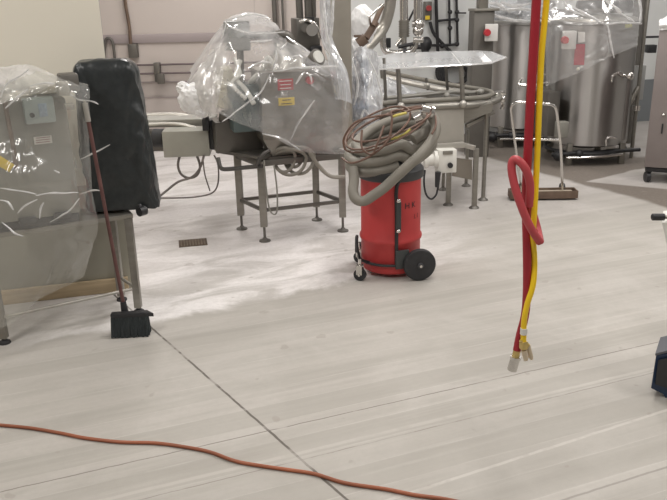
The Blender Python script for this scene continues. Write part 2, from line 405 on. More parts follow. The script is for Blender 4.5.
q0, q1 = V((0.1, YB, 0)), V((7.0, 12.1, 0)); dq = (q1 - q0).normalized(); nq = V((-dq.y, dq.x, 0))
struct(MB().prism([q0, q1, q1 + nq * 0.2, q0 + nq * 0.2], (0, 0, HT)), 'wall_back_right', WALLW)
s0, s1 = V((3.9, 0, 0)), V((7.0, 0, 0))
k0 = q0 + dq * 3.95; k1 = q1
struct(MB().prism([k0, k1, k1 - nq * 0.03, k0 - nq * 0.03], (0, 0, 0.62)), 'trim_4', WALLG)
struct(MB().box((7.0, 5.0, HT / 2), (0.2, 14.6, HT)), 'wall_right', DIM)
struct(MB().box((-7.0, 5.0, HT / 2), (0.2, 14.6, HT)), 'wall_far_left', DIM)
struct(MB().box((0, -2.2, HT / 2), (14, 0.2, HT)), 'wall_front', DIM)
struct(MB().box((0, 5.0, HT + 0.05), (14, 14.6, 0.1)), 'ceiling', CEIL)

# lights of the room: rows of ceiling panels
def area(x, y, sx, sy, e, col=(1.0, 0.965, 0.93), yaw=0.0):
    l = bpy.data.lights.new('ceiling_panel_light', 'AREA'); l.shape = 'RECTANGLE'; l.size = sx; l.size_y = sy; l.energy = e; l.color = col
    o = bpy.data.objects.new('ceiling_panel_light', l); COL.objects.link(o); o.location = (x, y, HT - 0.03); o.rotation_euler = (0, 0, yaw)
for (x, y, e) in ((-3.2, 1.6, 150), (0.6, 1.2, 95), (4.2, 1.8, 95), (-3.0, 5.4, 115), (0.8, 4.9, 115), (4.6, 5.2, 115), (-1.4, 8.6, 120), (2.4, 7.4, 110), (5.4, 9.4, 80)):
    area(x, y, 0.5, 2.2, e)
w = bpy.data.worlds.new('world'); sc.world = w; w.use_nodes = True
w.node_tree.nodes['Background'].inputs[0].default_value = (0.9, 0.93, 1, 1); w.node_tree.nodes['Background'].inputs[1].default_value = 0.3

# ================================================================== LEFT GROUP
LA = R(27); lu = V((math.cos(LA), math.sin(LA), 0)); lw_ = V((-lu.y, lu.x, 0))
fr, rr, fl = G(139, 312), G(122, 300), G(5, 343)
rl = fl + (rr - fr)
lm = thing('packaging_machine', 'grey metal packaging machine on a steel stand, under a clear film at the left edge', 'machine', (-1.7, 4.6, 0))
zt = 0.665
tt = MB(); c = fr - lu * 0.52 + lw_ * 0.14 + V((0, 0, zt)); tt.box(c, (1.10, 0.31, 0.03), LA, 0.004); tt.build('table_top', STEEL, lm)
for i, p in enumerate((fr, rr, fl, rl)):
    b = MB(); b.bar(p + V((0, 0, 0.035)), p + V((0, 0, zt - .015)), 0.045); lg = b.build('leg', STEEL, lm)
    b = MB(); b.lathe([(0.012, 0.045), (0.014, 0.025), (0.034, 0.012), (0.036, 0.0)][::-1], p, 16); b.build('foot', BLACKR, lg)
b = MB(); zb = 0.17; b.cyl(fr + V((0, 0, zb)), fl + V((0, 0, zb)), 0.010); b.cyl(fr + V((0, 0, zb)), rr + V((0, 0, zb)), 0.010); b.build('brace', STEELL, lm)
# housing
C0 = V((-1.53, 4.50, 0))
hc = C0 - lu * 0.33 + lw_ * 0.14
b = MB(); b.box(hc + V((0, 0, 1.085)), (0.62, 0.27, 0.70), LA, 0.012); hs = b.build('housing', GREYP, lm)
b = MB(); b.box(hc + V((0, 0, 0.71)), (0.60, 0.25, 0.06), LA, 0.006)
for d in (-0.20, 0.0, 0.2): b.box(hc + lu * d - lw_ * 0.15 + V((0, 0, 0.735)), (0.10, 0.06, 0.045), LA, 0.01)
b.build('base_clamps', BLACK, lm)
def onface(px, py, off=0.0):
    "point on the front face of the housing"
    d = ray(px, py); n = -lw_; p0 = hc - lw_ * (0.135 + off) ; o = V((0, 0, CH)); t = (p0 - o).dot(n) / d.dot(n)
    return o + d * t
b = MB(); p = onface(39, 110, 0.035); b.box(p, (0.165, 0.07, 0.145), LA, 0.008); cb = b.build('control_box', GREENP, lm)
b = MB(); b.box(onface(43, 110, 0.073), (0.045, 0.006, 0.075), LA, 0.001); b.build('display', LBLB, cb)
b = MB(); q = onface(32, 115, 0.07); b.cyl(q, q - lw_ * 0.02, 0.013); b.build('knob', BLACK, cb)
b = MB(); b.box(onface(43, 140, 0.0), (0.10, 0.006, 0.045), LA); b.build('label_plate', LBL, lm)
b = MB()
for k in range(3): b.box(onface(43, 137.5 + k * 2.3, 0.004), (0.078, 0.002, 0.004), LA)
b.build('label_print', mat('label_ink', (0.35, 0.2, 0.2), 0.6), lm)
b = MB(); b.tube([onface(4, 95, .02), onface(8, 120, .03), onface(13, 145, .03), onface(16, 168, .02)], 0.014, 8); b.build('conduit', BROWN, lm)
b = MB(); b.pbox(59, 82, 69, 96, 4.36, 0.10, LA, 0.008); mo = b.build('sensor_head', STEELL, lm)
b = MB(); b.pbox(62, 74, 78, 92, 4.44, 0.12, LA, 0.01); b.build('bracket', STEELD, lm)
b = MB(); b.pbox(66, 104, 74, 110, 4.42, .05, LA); b.build('small_plate', STEELL, lm)
b = MB(); b.pbox(30, 84, 57, 95, 4.55, 0.14, LA, 0.02); b.build('feed_block', CREAMP, lm)
b = MB(); b.cyl(A(-8, 90, 4.3), A(26, 84, 4.45), 0.035); b.build('roller', STEELD, lm)
# yellow hang tag
b = MB(); p = A(3, 163, 4.02)
b.box(p, (0.105, 0.004, 0.050), rot=Matrix.Rotation(R(30), 3, 'Z') @ Matrix.Rotation(R(42), 3, 'Y'), bev=0.0015)
tag(b.build('hang_tag', YEL), 'yellow hang tag on the film of the machine at the left edge', 'tag')
# black covered cabinet
bag = thing('covered_cabinet', 'upright cabinet under a creased black plastic bag, on the left steel stand', 'covered cabinet', (-1.32, 4.8, 0.70))
b = MB(); cx, cy, hw, hd = -1.362, 4.79, 0.225, 0.15
lev = []
for i in range(80):
    t = i / 79
    if t < 0.82: z = 0.70 + t / 0.82 * 0.83; s_ = 1.0 - 0.15 * t / 0.82
    else:
        a = (t - 0.82) / 0.18 * PI / 2; z = 1.53 + math.sin(a) * 0.10; s_ = 0.85 * max(0.03, math.cos(a)) ** 0.40
    ring = []
    for j in range(160):
        an = 2 * PI * j / 160; c_, s2 = math.cos(an), math.sin(an)
        ex = 0.34
        x = math.copysign(abs(c_) ** ex, c_) * hw * s_; y = math.copysign(abs(s2) ** ex, s2) * hd * s_
        q = V((x * 6 + y * 2, y * 6, z * 2.4 - x * 5))
        def rg(v, k): return (0.5 - abs(noise.noise(v * k + V((k, 2 * k, 0)))) * 2.2)
        h = rg(q, .7) * 0.007 + rg(V((q.z * 1.4, q.x * .8, q.y)), 1.2) * 0.009 + rg(V((q.x + q.z, q.y, q.z * .5)), 2.2) * 0.009 + rg(q, 6.5) * 0.0015 - max(0, 1 - abs((x * 2.6 + (z - 1.25)) / .03)) * .006
        f = 1 + h / 0.16
        yaw = R(8)
        X, Yy = x * f, y * f
        ring.append(b.bm.verts.new((cx + X * math.cos(yaw) - Yy * math.sin(yaw) - 0.03 * (t - 0.2), cy + X * math.sin(yaw) + Yy * math.cos(yaw), z + (0.012 * noise.noise(V((an * 2, 0, 0))) if i == 0 else 0) + 0.012 * noise.noise(q * 1.5))))
    lev.append(ring)
for a, c in zip(lev, lev[1:]):
    for j in range(160): b.bm.faces.new((a[j], a[(j + 1) % 160], c[(j + 1) % 160], c[j]))
b.bm.faces.new(lev[-1]); b.bm.faces.new(list(reversed(lev[0])))
b.build('bag_cover', BAGM, bag)
b = MB(); k = A(142, 211, 4.62); b.cyl(k - V((.015, .02, 0)), k + V((.015, .02, 0)), 0.030, n=20); b.cyl(k + V((-.02, 0.03, 0.03)), k, 0.015); b.build('caster', BLACK, bag)
struct(MB().prism([W2 - nrm * .001, W2 + dr * 5.5 - nrm * .001, W2 + dr * 5.5 - nrm * .008, W2 - nrm * .008], (0, 0, 0.78)), 'wall_shade_sheet', mat('olive_grey_wall_shade', (0.36, 0.345, 0.285), 0.5, 0, .03, 2))  # sheet added on the wall, shade below the stand put into its colour
# board at the wall foot
b = MB(); e0 = W2 - nrm * 0.030 + dr * 0.02; e1 = W2 + dr * 1.2 - nrm * 0.030
b.bar(e0 + V((0, 0, 0.05)), e1 + V((0, 0, 0.05)), 0.036, 0.098, 0.003)
tag(b.build('wooden_board', WOOD), 'bare wooden board along the foot of the cream wall, behind the left stand', 'board')
# film over left machine
b = MB()
rows = [
 [A(-60, 84, 4.55), A(0, 86, 4.75), A(25, 80, 4.80), A(55, 88, 4.85), A(84, 95, 4.75)],
 [A(-60, 68, 4.30), A(0, 68, 4.50), A(25, 64, 4.55), A(55, 75, 4.60), A(88, 84, 4.60)],
 [A(-60, 92, 3.98), A(-5, 90, 4.10), A(25, 92, 4.15), A(58, 86, 4.24), A(90, 100, 4.42)],
 [A(-60, 140, 3.88), A(-5, 140, 4.02), A(30, 140, 4.12), A(65, 145, 4.28), A(90, 150, 4.42)],
 [A(-60, 188, 3.80), A(-5, 186, 3.92), A(30, 186, 4.02), A(70, 188, 4.22), A(92, 190, 4.42)],
 [A(-60, 235, 3.84), A(-5, 235, 3.95), A(30, 235, 4.05), A(65, 232, 4.20), A(97, 228, 4.42)],
 [A(-60, 290, 3.84), A(-5, 285, 3.95), A(27, 272, 4.05), A(60, 262, 4.18), A(91, 255, 4.38)],
 [A(-60, 345, 3.84), A(-5, 330, 3.95), A(20, 318, 4.03), A(45, 296, 4.16), A(84, 276, 4.36)]]
drape(b, rows, 22, 14, 0.016, 0.8, 0.7, 4.6)
fm = b.build('plastic_sheet', FILML)
b = MB(); drape(b, [[A(-30, 88, 4.5), A(0, 80, 4.55), A(28, 70, 4.6), A(58, 80, 4.62)], [A(-30, 66, 4.3), A(0, 66, 4.4), A(26, 64, 4.45), A(58, 76, 4.5)], [A(-30, 84, 4.1), A(0, 84, 4.16), A(24, 84, 4.24), A(54, 84, 4.34)], [A(-30, 104, 4.02), A(0, 104, 4.1), A(18, 97, 4.18), A(44, 92, 4.3)]], 24, 16, 0.016, 0.9, 0.8, 11.3); b.build('gathered_top', FILMG, fm); tag(fm, 'clear plastic sheet draped over the grey machine at the left edge', 'plastic sheet')
folds(fm, 'sheet_fold_glint', [([(0, 98), (8, 84), (20, 76), (28, 70)], 4.05), ([(5, 108), (18, 98), (28, 90)], 4.05), ([(0, 188), (20, 191), (37, 195)], 3.95), ([(18, 213), (26, 205), (38, 200)], 3.95),
          ([(0, 200), (8, 202), (14, 210)], 3.92), ([(36, 196), (52, 193), (79, 193)], [3.98, 4.05, 4.2]), ([(80, 194), (92, 191), (100, 191)], 4.40), ([(2, 222), (10, 228), (16, 233), (24, 236)], 3.92),
          ([(80, 159), (92, 154), (110, 145)], 4.44), ([(88, 101), (78, 99), (70, 94)], [4.42, 4.36, 4.3]), ([(88, 101), (94, 102), (98, 104)], 4.45), ([(40, 218), (41, 208), (44, 203)], 3.98),
          ([(50, 222), (68, 212), (80, 199)], 4.15), ([(20, 69), (45, 76), (66, 77)], [4.4, 4.5, 4.5]), ([(54, 170), (58, 172), (60, 173)], 4.1), ([(30, 86), (45, 83), (55, 84)], 4.1)], 0.0055)
# broom
br = thing('broom', 'black-bristled broom with a worn maroon handle, leaning on the left stand', 'broom', tuple(G(130, 335)))
top = A(85, 104, 4.36); bot = A(125, 312, 4.33)
d = (bot - top).normalized()
b = MB(); b.cyl(top, bot, 0.0112); hd_ = b.build('handle', MAROON, br)
b = MB(); b.cyl(top - d * 0.005, top + d * 0.10, 0.0155); b.cyl(top - d * 0.02, top, 0.008); b.build('grip', STEELL, hd_)
b = MB(); b.cyl(bot - d * 0.07, bot + d * 0.02, 0.018, 0.024); b.build('socket', BLACK, br)
hc_ = A(128, 318, 4.32)
b = MB(); x0, x1 = A(109, 313, 4.29), A(150, 316, 4.29)
ax = V((x1.x - x0.x, 0.02, 0)).normalized(); ay = V((-ax.y, ax.x, 0))
b.box((x0 + x1) / 2 + V((0, 0.0, 0.002)), (0.225, 0.05, 0.03), math.atan2(ax.y, ax.x), 0.008); b.prism([(x0 + x1) / 2 + ax * 0.11 + ay * .02 + V((0, 0, .012)), (x0 + x1) / 2 + ax * 0.145 + V((0, 0, 0)), (x0 + x1) / 2 + ax * 0.11 - ay * .02 + V((0, 0, .012))], (0, 0, -0.022)); b.build('head', BLACK, br)
b = MB(); cm = (x0 + x1) / 2
for i in range(26):
    for jj in range(5):
        t = (i - 12.5) / 12.5; s_ = (jj - 2) / 2
        p0 = cm + ax * t * 0.105 + ay * s_ * 0.018 - V((0, 0, 0.01)); p1 = V((p0.x, p0.y, 0.001)) + ax * (t * 0.004 + random.uniform(-.004, .004)) + ay * (s_ * 0.022 - .01 + random.uniform(-.004, .004)) + V((0, 0, random.uniform(0, .006)))
        b.cyl(p0, p1, 0.0075, 0.006, n=5)
b.build('bristles', BRIST, br)
# floor drain, cord
b = MB(); dc = G(193, 243); b.box(dc + V((0, 0, 0.003)), (0.235, 0.185, 0.006), R(12), 0.001)
dn = thing('floor_drain', 'small square brown drain grate in the floor, left of the middle stand', 'floor drain', tuple(dc)); b.build('frame', DRAIN, dn)
b = MB(); rz = Matrix.Rotation(R(12), 3, 'Z')
for i in range(9): b.box(dc + rz @ V(((i - 4) * 0.024, 0, 0.007)), (0.012, 0.165, 0.004), R(12))
b.build('grate', mat('drain_bars', (0.19, 0.15, 0.11), 0.5, 0.4, 0.2, 20), dn)
b = MB(); b.tube([G(x, y, 0.009) for x, y in ((-60, 418), (-20, 423), (0, 425), (30, 428), (60, 433), (85, 438), (120, 442), (155, 443), (185, 447), (210, 452), (235, 461), (262, 466), (290, 470), (315, 474), (345, 483), (385, 489), (415, 495), (450, 500), (500, 512))], 0.0085, 10, 5)
tag(b.build('extension_cord', ORANGE), 'dirty orange cord snaking across the bare floor in the foreground', 'cord')

# ================================================================== BACK LEFT WALL
b = MB()
for z in (1.112, 1.0): b.cyl((-3.2, YB - 0.06, z), (-0.75, YB - 0.06, z), 0.013)
wr = thing('wall_rail', 'pair of thin dark pipes clamped along the pink-grey back wall', 'pipe rail', (-2.0, YB - 0.06, 0.9)); b.build('pipe', mat('dark_mauve_pipe', (0.15, 0.12, 0.12), .5, .3), wr)
b = MB(); b.pbox(154, 63, 160, 82, YB - 0.10, 0.10, 0, 0.006); b.build('bracket', STEELD, wr)
b = MB(); b.pbox(157, 74, 164, 84, YB - 0.16, 0.06, 0, 0.006); b.build('clamp_block', STEELD, wr)
b = MB(); b.tube([A(122, -40, YB - .05), A(125, 0, YB - .05), A(129, 25, YB - .05), A(131, 46, YB - .05)], 0.021, 10)
vp = thing('drop_pipe', 'thin brown drop pipe ending in a small box on the pink-grey back wall', 'pipe', tuple(A(131, 56, YB - .05))); b.build('pipe', BROWN, vp)
b = MB(); b.pbox(128, 44, 137, 58, YB - 0.10, 0.10, 0, 0.008); b.build('junction_box', STEELD, vp)
b = MB(); b.tube([A(99, 37, YB - .06), A(102, 46, YB - .06), A(104, 62, YB - .06)], 0.022, 8); b.tube([A(104, 60, YB - .06), A(105, 42, YB - .06), A(109, 38, YB - .06), A(113, 44, YB - .06), A(115, 62, YB - .06)], 0.018, 8)
tag(b.build('bent_pipe', STEELD), 'bent grey pipe on the back wall beside the cream wall end', 'pipe')
for (xa, xb, ww) in ((272, 277, 0.03), (277, 285, 0.016)):
    b = MB(); q = A(xb, 60, YB - .06); b.cyl((q.x - .02, q.y, HT), q, ww); b.cyl(q, (q.x, q.y + .08, q.z), ww * 1.2)
    tag(b.build('riser_pipe', STEELD), ('thicker' if ww > .02 else 'thinner') + ' of two dark pipes rising behind the wrapped middle machine', 'pipe')

# left conveyor
lc = thing('infeed_conveyor', 'low steel conveyor with guide rails, between the black bag and the wrapped machine', 'conveyor', (-1.4, 6.7, 0))
b = MB()
for y0, y1, Y, r_, nm in ((116, 116, 6.9, 0.030, 0), (125, 125, 6.6, 0.022, 0)):
    b.tube([A(120, y0 + 1, Y), A(150, y0, Y), A(180, y0, Y), A(205, y1 + 7, Y - .1)], r_, 10)
b.build('guide_rail', STEELL, lc)
b = MB(); b.pbox(100, 119, 213, 124, 6.95, 0.05); b.pbox(100, 130, 213, 134, 6.55, 0.05); b.pbox(100, 134, 170, 152, 6.72, 0.18, 0, 0.01); b.build('side_beam', STEELD, lc)
b = MB(); b.pbox(100, 120, 213, 127, 6.62, 0.3, 0, 0.004); b.build('belt', mat('belt_grey', (0.34, 0.33, 0.30), 0.5), lc)
for x, y in ((128, 196), (150, 172)):
    p = G(x, y); b = MB(); b.bar((p.x, p.y, 0), (p.x, p.y, 0.78), 0.05); b.build('leg', STEEL, lc)
gx = thing('gearbox', 'boxy grey gearbox cover at the conveyor end, left of the wrapped machine', 'gearbox', tuple(A(186, 157, 6.45)))
b = MB(); b.pbox(163, 131, 209, 157, 6.35, 0.22, R(4), 0.008); b.build('cover', mat('light_grey_paint', (0.37, 0.365, 0.32), 0.45), gx)
b = MB(); b.cyl(A(155, 138, 6.5), A(165, 138, 6.48), 0.08); b.build('motor', BLACKR, gx)
b = MB(); b.pbox(209, 120, 214, 150, 6.38, 0.1, 0, 0.01); b.build('clamp', BLACK, gx)
b = MB(); b.pbox(202, 119, 209, 131, 6.30, .06, 0, .008); b.cyl(A(206, 114, 6.33), A(206, 121, 6.33), 0.025); b.build('clamp_knob', BLACK, gx)
b = MB(); b.tube([A(180, 155, 6.4), A(178, 165, 6.4), A(181, 174, 6.4), A(189, 178, 6.4), A(197, 175, 6.4), A(200, 166, 6.4), A(197, 156, 6.4)], 0.011, 8)
b.tube([A(204, 155, 6.35), A(200, 168, 6.35), A(192, 177, 6.35), A(178, 182, 6.35), A(165, 192, 6.3), A(158, 197, 6.25), A(150, 199, 6.2)], 0.010, 8)
b.tube([A(158, 198, 6.25), A(175, 198, 6.3), A(195, 197, 6.3), A(212, 193, 6.3), A(218, 183, 6.3), A(218, 165, 6.3), A(214, 155, 6.3)], 0.007, 8)
b.tube([A(203, 160, 6.3), A(205, 175, 6.3), A(210, 191, 6.3)], 0.006, 8)
tag(b.build('looped_cable', mat('cable_grey', (0.17, 0.15, 0.14), 0.5)), 'grey looped cables hanging below the gearbox cover', 'cable')

# ================================================================== MIDDLE MACHINE
mm = thing('filling_machine', 'steel filling machine with a boxy hopper on a four-legged stand, wrapped in film', 'machine', (-0.4, 6.2, 0))
mf = [G(265, 241), G(343, 231), G(317, 220), G(242, 229)]
mz = 0.69
for p in mf:
    b = MB(); b.bar(p + V((0, 0, 0.13)), p + V((0, 0, mz)), 0.06, bev=0.004); lg = b.build('leg', STEEL, mm)
    b = MB(); b.cyl(p + V((0, 0, 0.02)), p + V((0, 0, 0.14)), 0.011); b.lathe([(0.05, 0), (0.048, 0.01), (0.022, 0.02), (0.016, 0.03)], p, 18); b.build('foot', STEELD, lg)
b = MB()
for i in range(4): b.bar(mf[i] + V((0, 0, 0.27)), mf[(i + 1) % 4] + V((0, 0, 0.27)), 0.028, bev=0.003)
b.build('stretcher', STEELD, mm)
b = MB()
for i in range(4): b.bar(mf[i] + V((0, 0, mz - .02)), mf[(i + 1) % 4] + V((0, 0, mz - .02)), 0.05, bev=0.003)
b.prism([p + V((0, 0, mz)) for p in (G(262, 241), G(347, 231), G(317, 216), G(240, 226))], (0, 0, 0.02))
tl_ = [A(215, 158, 6.30), A(262, 166, 6.0), A(268, 155, 6.4), A(218, 150, 6.6)]
b.prism([V((p.x, p.y, mz + .02)) for p in (V((-0.98, 6.35, 0)), V((-0.56, 6.02, 0)), V((-.3, 6.5, 0)), V((-.95, 6.65, 0)))], (0, 0, 0.025))
b.build('table_top', STEELD, mm)
MA = R(17); mu = V((math.cos(MA), math.sin(MA), 0)); mw = V((-mu.y, mu.x, 0))
bl = V((-0.545, 6.07, 0)); bwid = 0.67
b = MB()
ft = [bl, bl + mu * bwid, bl + mu * bwid + mw * 0.36, bl + mw * 0.36]
b.prism([p + V((0, 0, 0.86)) for p in ft], (0, 0, 0.53))
lo = [bl + mu * .08 + mw * .05, bl + mu * (bwid - .08) + mw * .05, bl + mu * (bwid - .08) + mw * .30, bl + mu * .08 + mw * .30]
va = [b.bm.verts.new(p + V((0, 0, 0.86))) for p in ft]; vb = [b.bm.verts.new(p + V((0, 0, 0.715))) for p in lo]
for i in range(4): b.bm.faces.new((va[i], va[(i + 1) % 4], vb[(i + 1) % 4], vb[i]))
b.bm.faces.new(list(reversed(vb)))
bo = b.build('hopper', STEEL, mm)
b = MB(); b.prism([p + V((0, 0, 1.39)) for p in (ft[0] - mu * .012 - mw * .012, ft[1] + mu * .012 - mw * .012, ft[2] + mu * .012 + mw * .012, ft[3] - mu * .012 + mw * .012)], (0, 0, 0.018)); b.build('lid', STEELL, mm)
def onbody(px, py, off=0.0):
    d = ray(px, py); o = V((0, 0, CH)); n = -mw; t = (bl - mw * off - o).dot(n) / d.dot(n); return o + d * t
b = MB(); b.box(onbody(285.5, 84.5, .003), (0.128, 0.006, 0.088), MA, 0.001); st = b.build('warning_sticker', RED, mm); st['label'] = 'red warning sticker'
b = MB(); 
for k, wd in enumerate((0.10, 0.085, 0.095)): b.box(onbody(285.5, 81 + k * 3.6, .0075), (wd, 0.002, 0.006), MA)
b.build('sticker_print', LBL, st)
b = MB(); b.box(onbody(286.5, 101.5, .003), (0.132, 0.006, 0.062), MA, 0.001); st = b.build('caution_sticker', YEL, mm); st['label'] = 'yellow caution sticker'
b = MB()
for k, wd in enumerate((0.07, 0.09)): b.box(onbody(286.5, 100 + k * 3.6, .0075), (wd, 0.002, 0.006), MA)
b.build('sticker_print', BLACK, st)
b = MB(); b.box(onbody(285, 94, .006), (0.045, 0.012, 0.03), MA, 0.002); b.build('latch', CHROME, mm)
b = MB(); q = onbody(309, 80, 0.0); b.cyl(q, q - mw * 0.04, 0.030); b.build('stop_button', RED, mm)
b = MB(); b.cyl(A(309, 63, 6.25), A(318, 57, 6.17), 0.045, 0.07); g1 = b.build('gauge', STEELD, mm)
b = MB(); pa, pb = A(317.5, 57.3, 6.172), A(319, 56.5, 6.16); b.cyl(pa, pb, 0.050); b.build('gauge_face', WHITEP, g1)
b = MB(); b.lathe([(0.15, 0), (0.13, 0.08), (0.06, 0.17), (0.05, 0.22), (0.02, 0.24)], A(282, 73, 6.28), 24); b.lathe([(0.10, 0), (0.10, 0.04), (0.05, 0.10), (0.045, 0.16), (0.02, 0.17)], A(300, 72, 6.3), 20); b.build('product_cone', STEELL, mm)
b = MB(); b.pbox(233, 85, 262, 132, 6.12, 0.26, MA, 0.012); b.build('side_tank', TEAL, mm)
b = MB(); b.pbox(217, 121, 262, 152, 6.28, 0.28, MA, 0.008); b.build('drive_box', STEELD, mm)
b = MB(); c0 = A(226, 108, 6.3); c1 = A(225, 66, 6.3)
hgt = c1.z - c0.z
b.lathe([(0.045, 0), (0.075, 0.01), (0.078, hgt * .42), (0.066, hgt * .44), (0.066, hgt * .50), (0.078, hgt * .52), (0.075, hgt * .93), (0.05, hgt), (0.02, hgt * 1.01)], (c0.x, 6.3, c0.z), 28); b.build('filter_housing', CREAMP, mm)
b = MB(); b.lathe([(0.05, 0), (0.06, 0.02), (0.05, 0.08), (0.02, 0.10)], A(226, 122, 6.3), 20); b.build('filter_base', STEELD, mm)
b = MB(); b.pbox(224, 21, 250, 51, 6.3, 0.10, R(5), 0.012); sb = b.build('screen_box', mat('screen_box_grey', (0.27, 0.27, 0.26), 0.45, 0.1), mm)
b = MB(); b.pbox(228, 25, 246, 38, 6.295, 0.01, R(5)); b.build('screen', mat('dim_screen', (0.20, 0.21, 0.20), 0.3), sb)
b = MB(); b.cyl(A(240, 50, 6.36), A(243, 120, 6.36), 0.028); b.build('post', STEELD, mm)
b = MB(); b.tube([A(248, 36, 6.36), A(268, 35, 6.36), A(282, 34, 6.36), A(290, 38, 6.36), A(291, 60, 6.36), A(291, 74, 6.36)], 0.032); b.build('arm', STEELD, mm)
b = MB(); b.tube([A(240, 60, 6.2), A(236, 78, 6.15), A(246, 90, 6.1), A(254, 104, 6.05)], 0.02, 8); b.tube([A(234, 58, 6.2), A(240, 74, 6.15), A(232, 84, 6.1), A(246, 99, 6.05)], 0.016, 8)
b.tube([A(250, 82, 6.2), A(262, 70, 6.1), A(268, 58, 6.1), A(275, 70, 6.1)], 0.022, 8); b.build('air_hose', WHITEP, mm)
b = MB(); b.tube([A(218, 158, 6.15), A(221, 168, 6.1), A(230, 169, 6.08), A(250, 167, 6.05), A(262, 166, 6.0)], 0.018, 8); b.tube([A(256, 166, 5.98), A(262, 155, 5.98), A(270, 150, 5.98)], 0.015, 8); b.build('pull_bar', mat('dark_bar', (0.09, 0.085, 0.08), .4, .4), mm)
b = MB(); cc0 = V((0.085, 6.46, 0)); b.box((cc0.x, cc0.y, (0.71 + HT) / 2), (0.195, 0.14, HT - 0.71), R(10), 0.03); b.build('column', mat('column_steel', (0.36, 0.335, 0.29), 0.45, 0.5), mm)
b = MB(); b.cyl(A(330, -60, 6.5), A(334, 150, 6.5), 0.03); b.build('column_pipe', STEELD, mm)
# stainless parts above the machine
b = MB(); b.pbox(297, 18, 320, 52, 6.75, 0.2, MA, 0.01); b.cyl(A(297, -40, 6.8), A(300, 20, 6.8), 0.03); b.cyl(A(307, -40, 6.8), A(309, 20, 6.8), 0.035); b.cyl(A(313, -40, 6.8), A(314, 20, 6.8), 0.02)
vb = thing('valve_block', 'dark valve block with pipes coming down behind the wrapped hopper', 'valve block', tuple(A(308, 52, 6.8))); b.build('body', STEELD, vb)
b = MB(); b.cyl(A(312, 30, 6.72), A(312, 30, 6.6), 0.05); b.build('fitting', CHROME, vb)
b = MB(); b.cyl(A(305, 28, 6.72), A(305, 28, 6.62), 0.035); b.build('port', STEELD, vb)
b = MB(); b.tube([A(300, 22, 6.65), A(308, 20, 6.62), A(316, 26, 6.62), A(320, 38, 6.65)], 0.014, 8); b.build('bypass_tube', CHROME, vb)
b = MB(); b.pbox(306, 17, 314, 22, 6.7, .1); b.build('seal', BLACK, vb)
b = MB(); b.pbox(310, 46, 322, 56, 6.7, .12, 0, .02); b.build('lower_fitting', BLACK, vb)
# hoses under hopper
HB = mat('grey_beige_hose', (0.27, 0.25, 0.215), 0.5)
b = MB()
for (cx_, cy_, rx, ry, Y) in ((290, 162, 16, 17, 6.14), (299, 160, 15, 18, 6.18), (284, 160, 11, 16, 6.14), (294, 157, 9, 14, 6.2)):
    b.tube([A(cx_ + rx * math.cos(t), cy_ - 4 + ry * math.sin(t) * (1 if math.sin(t) > 0 else .5), Y + 0.03 * math.cos(2 * t)) for t in [2 * PI * i / 12 for i in range(12)]], 0.014, 8, closed=True)
b.tube([A(308, 150, 6.1), A(318, 165, 6.1), A(330, 176, 6.1), A(345, 177, 6.1)], 0.017, 8)
tag(b.build('looped_hose', HB), 'looped beige-grey hoses hanging under the wrapped steel hopper', 'hose')
b = MB(); b.tube([A(264, 160, 5.95), A(266, 185, 5.94), A(269, 207, 5.93), A(273, 214, 5.93), A(277, 211, 5.93), A(277, 190, 5.94), A(274, 165, 5.95)], 0.007, 6)
tag(b.build('cord', GREYP), 'thin grey cord looping down beside the front leg of the middle stand', 'cord')

# film on middle machine
b = MB()
rows = [
 [A(190, 70, 6.75), A(226, 30, 6.75), A(262, 24, 6.75), A(290, 45, 6.75), A(320, 62, 6.75), A(345, 74, 6.7)],
 [A(188, 78, 6.5), A(226, 20, 6.45), A(262, 13, 6.5), A(287, 36, 6.5), A(320, 56, 6.5), A(343, 68, 6.5)],
 [A(183, 88, 6.25), A(222, 40, 6.2), A(250, 40, 6.12), A(284, 52, 6.08), A(318, 66, 6.08), A(347, 80, 6.2)],
 [A(186, 102, 6.15), A(212, 78, 6.05), A(244, 75, 5.98), A(276, 80, 5.98), A(315, 86, 6.02), A(349, 100, 6.15)],
 [A(200, 112, 6.15), A(214, 100, 6.02), A(240, 104, 5.95), A(272, 112, 5.93), A(315, 122, 5.98), A(349, 125, 6.12)],
 [A(207, 118, 6.15), A(216, 113, 6.02), A(240, 124, 5.95), A(270, 136, 5.92), A(305, 152, 5.97), A(345, 154, 6.1)]]
drape(b, rows, 20, 16, 0.020, 0.9, 0.8, 5.1)
fm = b.build('plastic_sheet', FILMM); tag(fm, 'clear plastic sheet wrapped over the filling machine with the red and yellow stickers', 'plastic sheet')
folds(fm, 'sheet_fold_glint', [([(224, 21), (232, 28), (245, 32), (262, 33), (285, 32)], 6.1), ([(224, 20), (240, 17), (255, 14), (270, 19)], 6.3), ([(272, 70), (276, 60), (276, 50)], 6.02), ([(270, 72), (300, 68), (338, 66)], 6.0),
          ([(250, 42), (262, 42), (272, 40)], 6.1), ([(286, 36), (298, 44), (312, 54)], 6.2), ([(290, 58), (300, 56), (303, 62)], 6.0), ([(222, 122), (245, 105), (262, 90), (270, 74)], 5.95),
          ([(296, 84), (301, 76), (305, 72)], 5.98), ([(306, 73), (310, 76), (312, 82)], 5.98), ([(338, 66), (345, 75), (347, 92), (345, 110)], 6.1), ([(290, 140), (300, 120), (315, 100)], 5.96),
          ([(262, 134), (280, 138), (300, 150)], 5.94), ([(248, 68), (262, 62), (272, 62)], 6.0), ([(283, 60), (280, 50), (287, 43)], 6.1), ([(226, 22), (220, 45), (208, 65), (196, 80)], 6.25)], 0.0085)
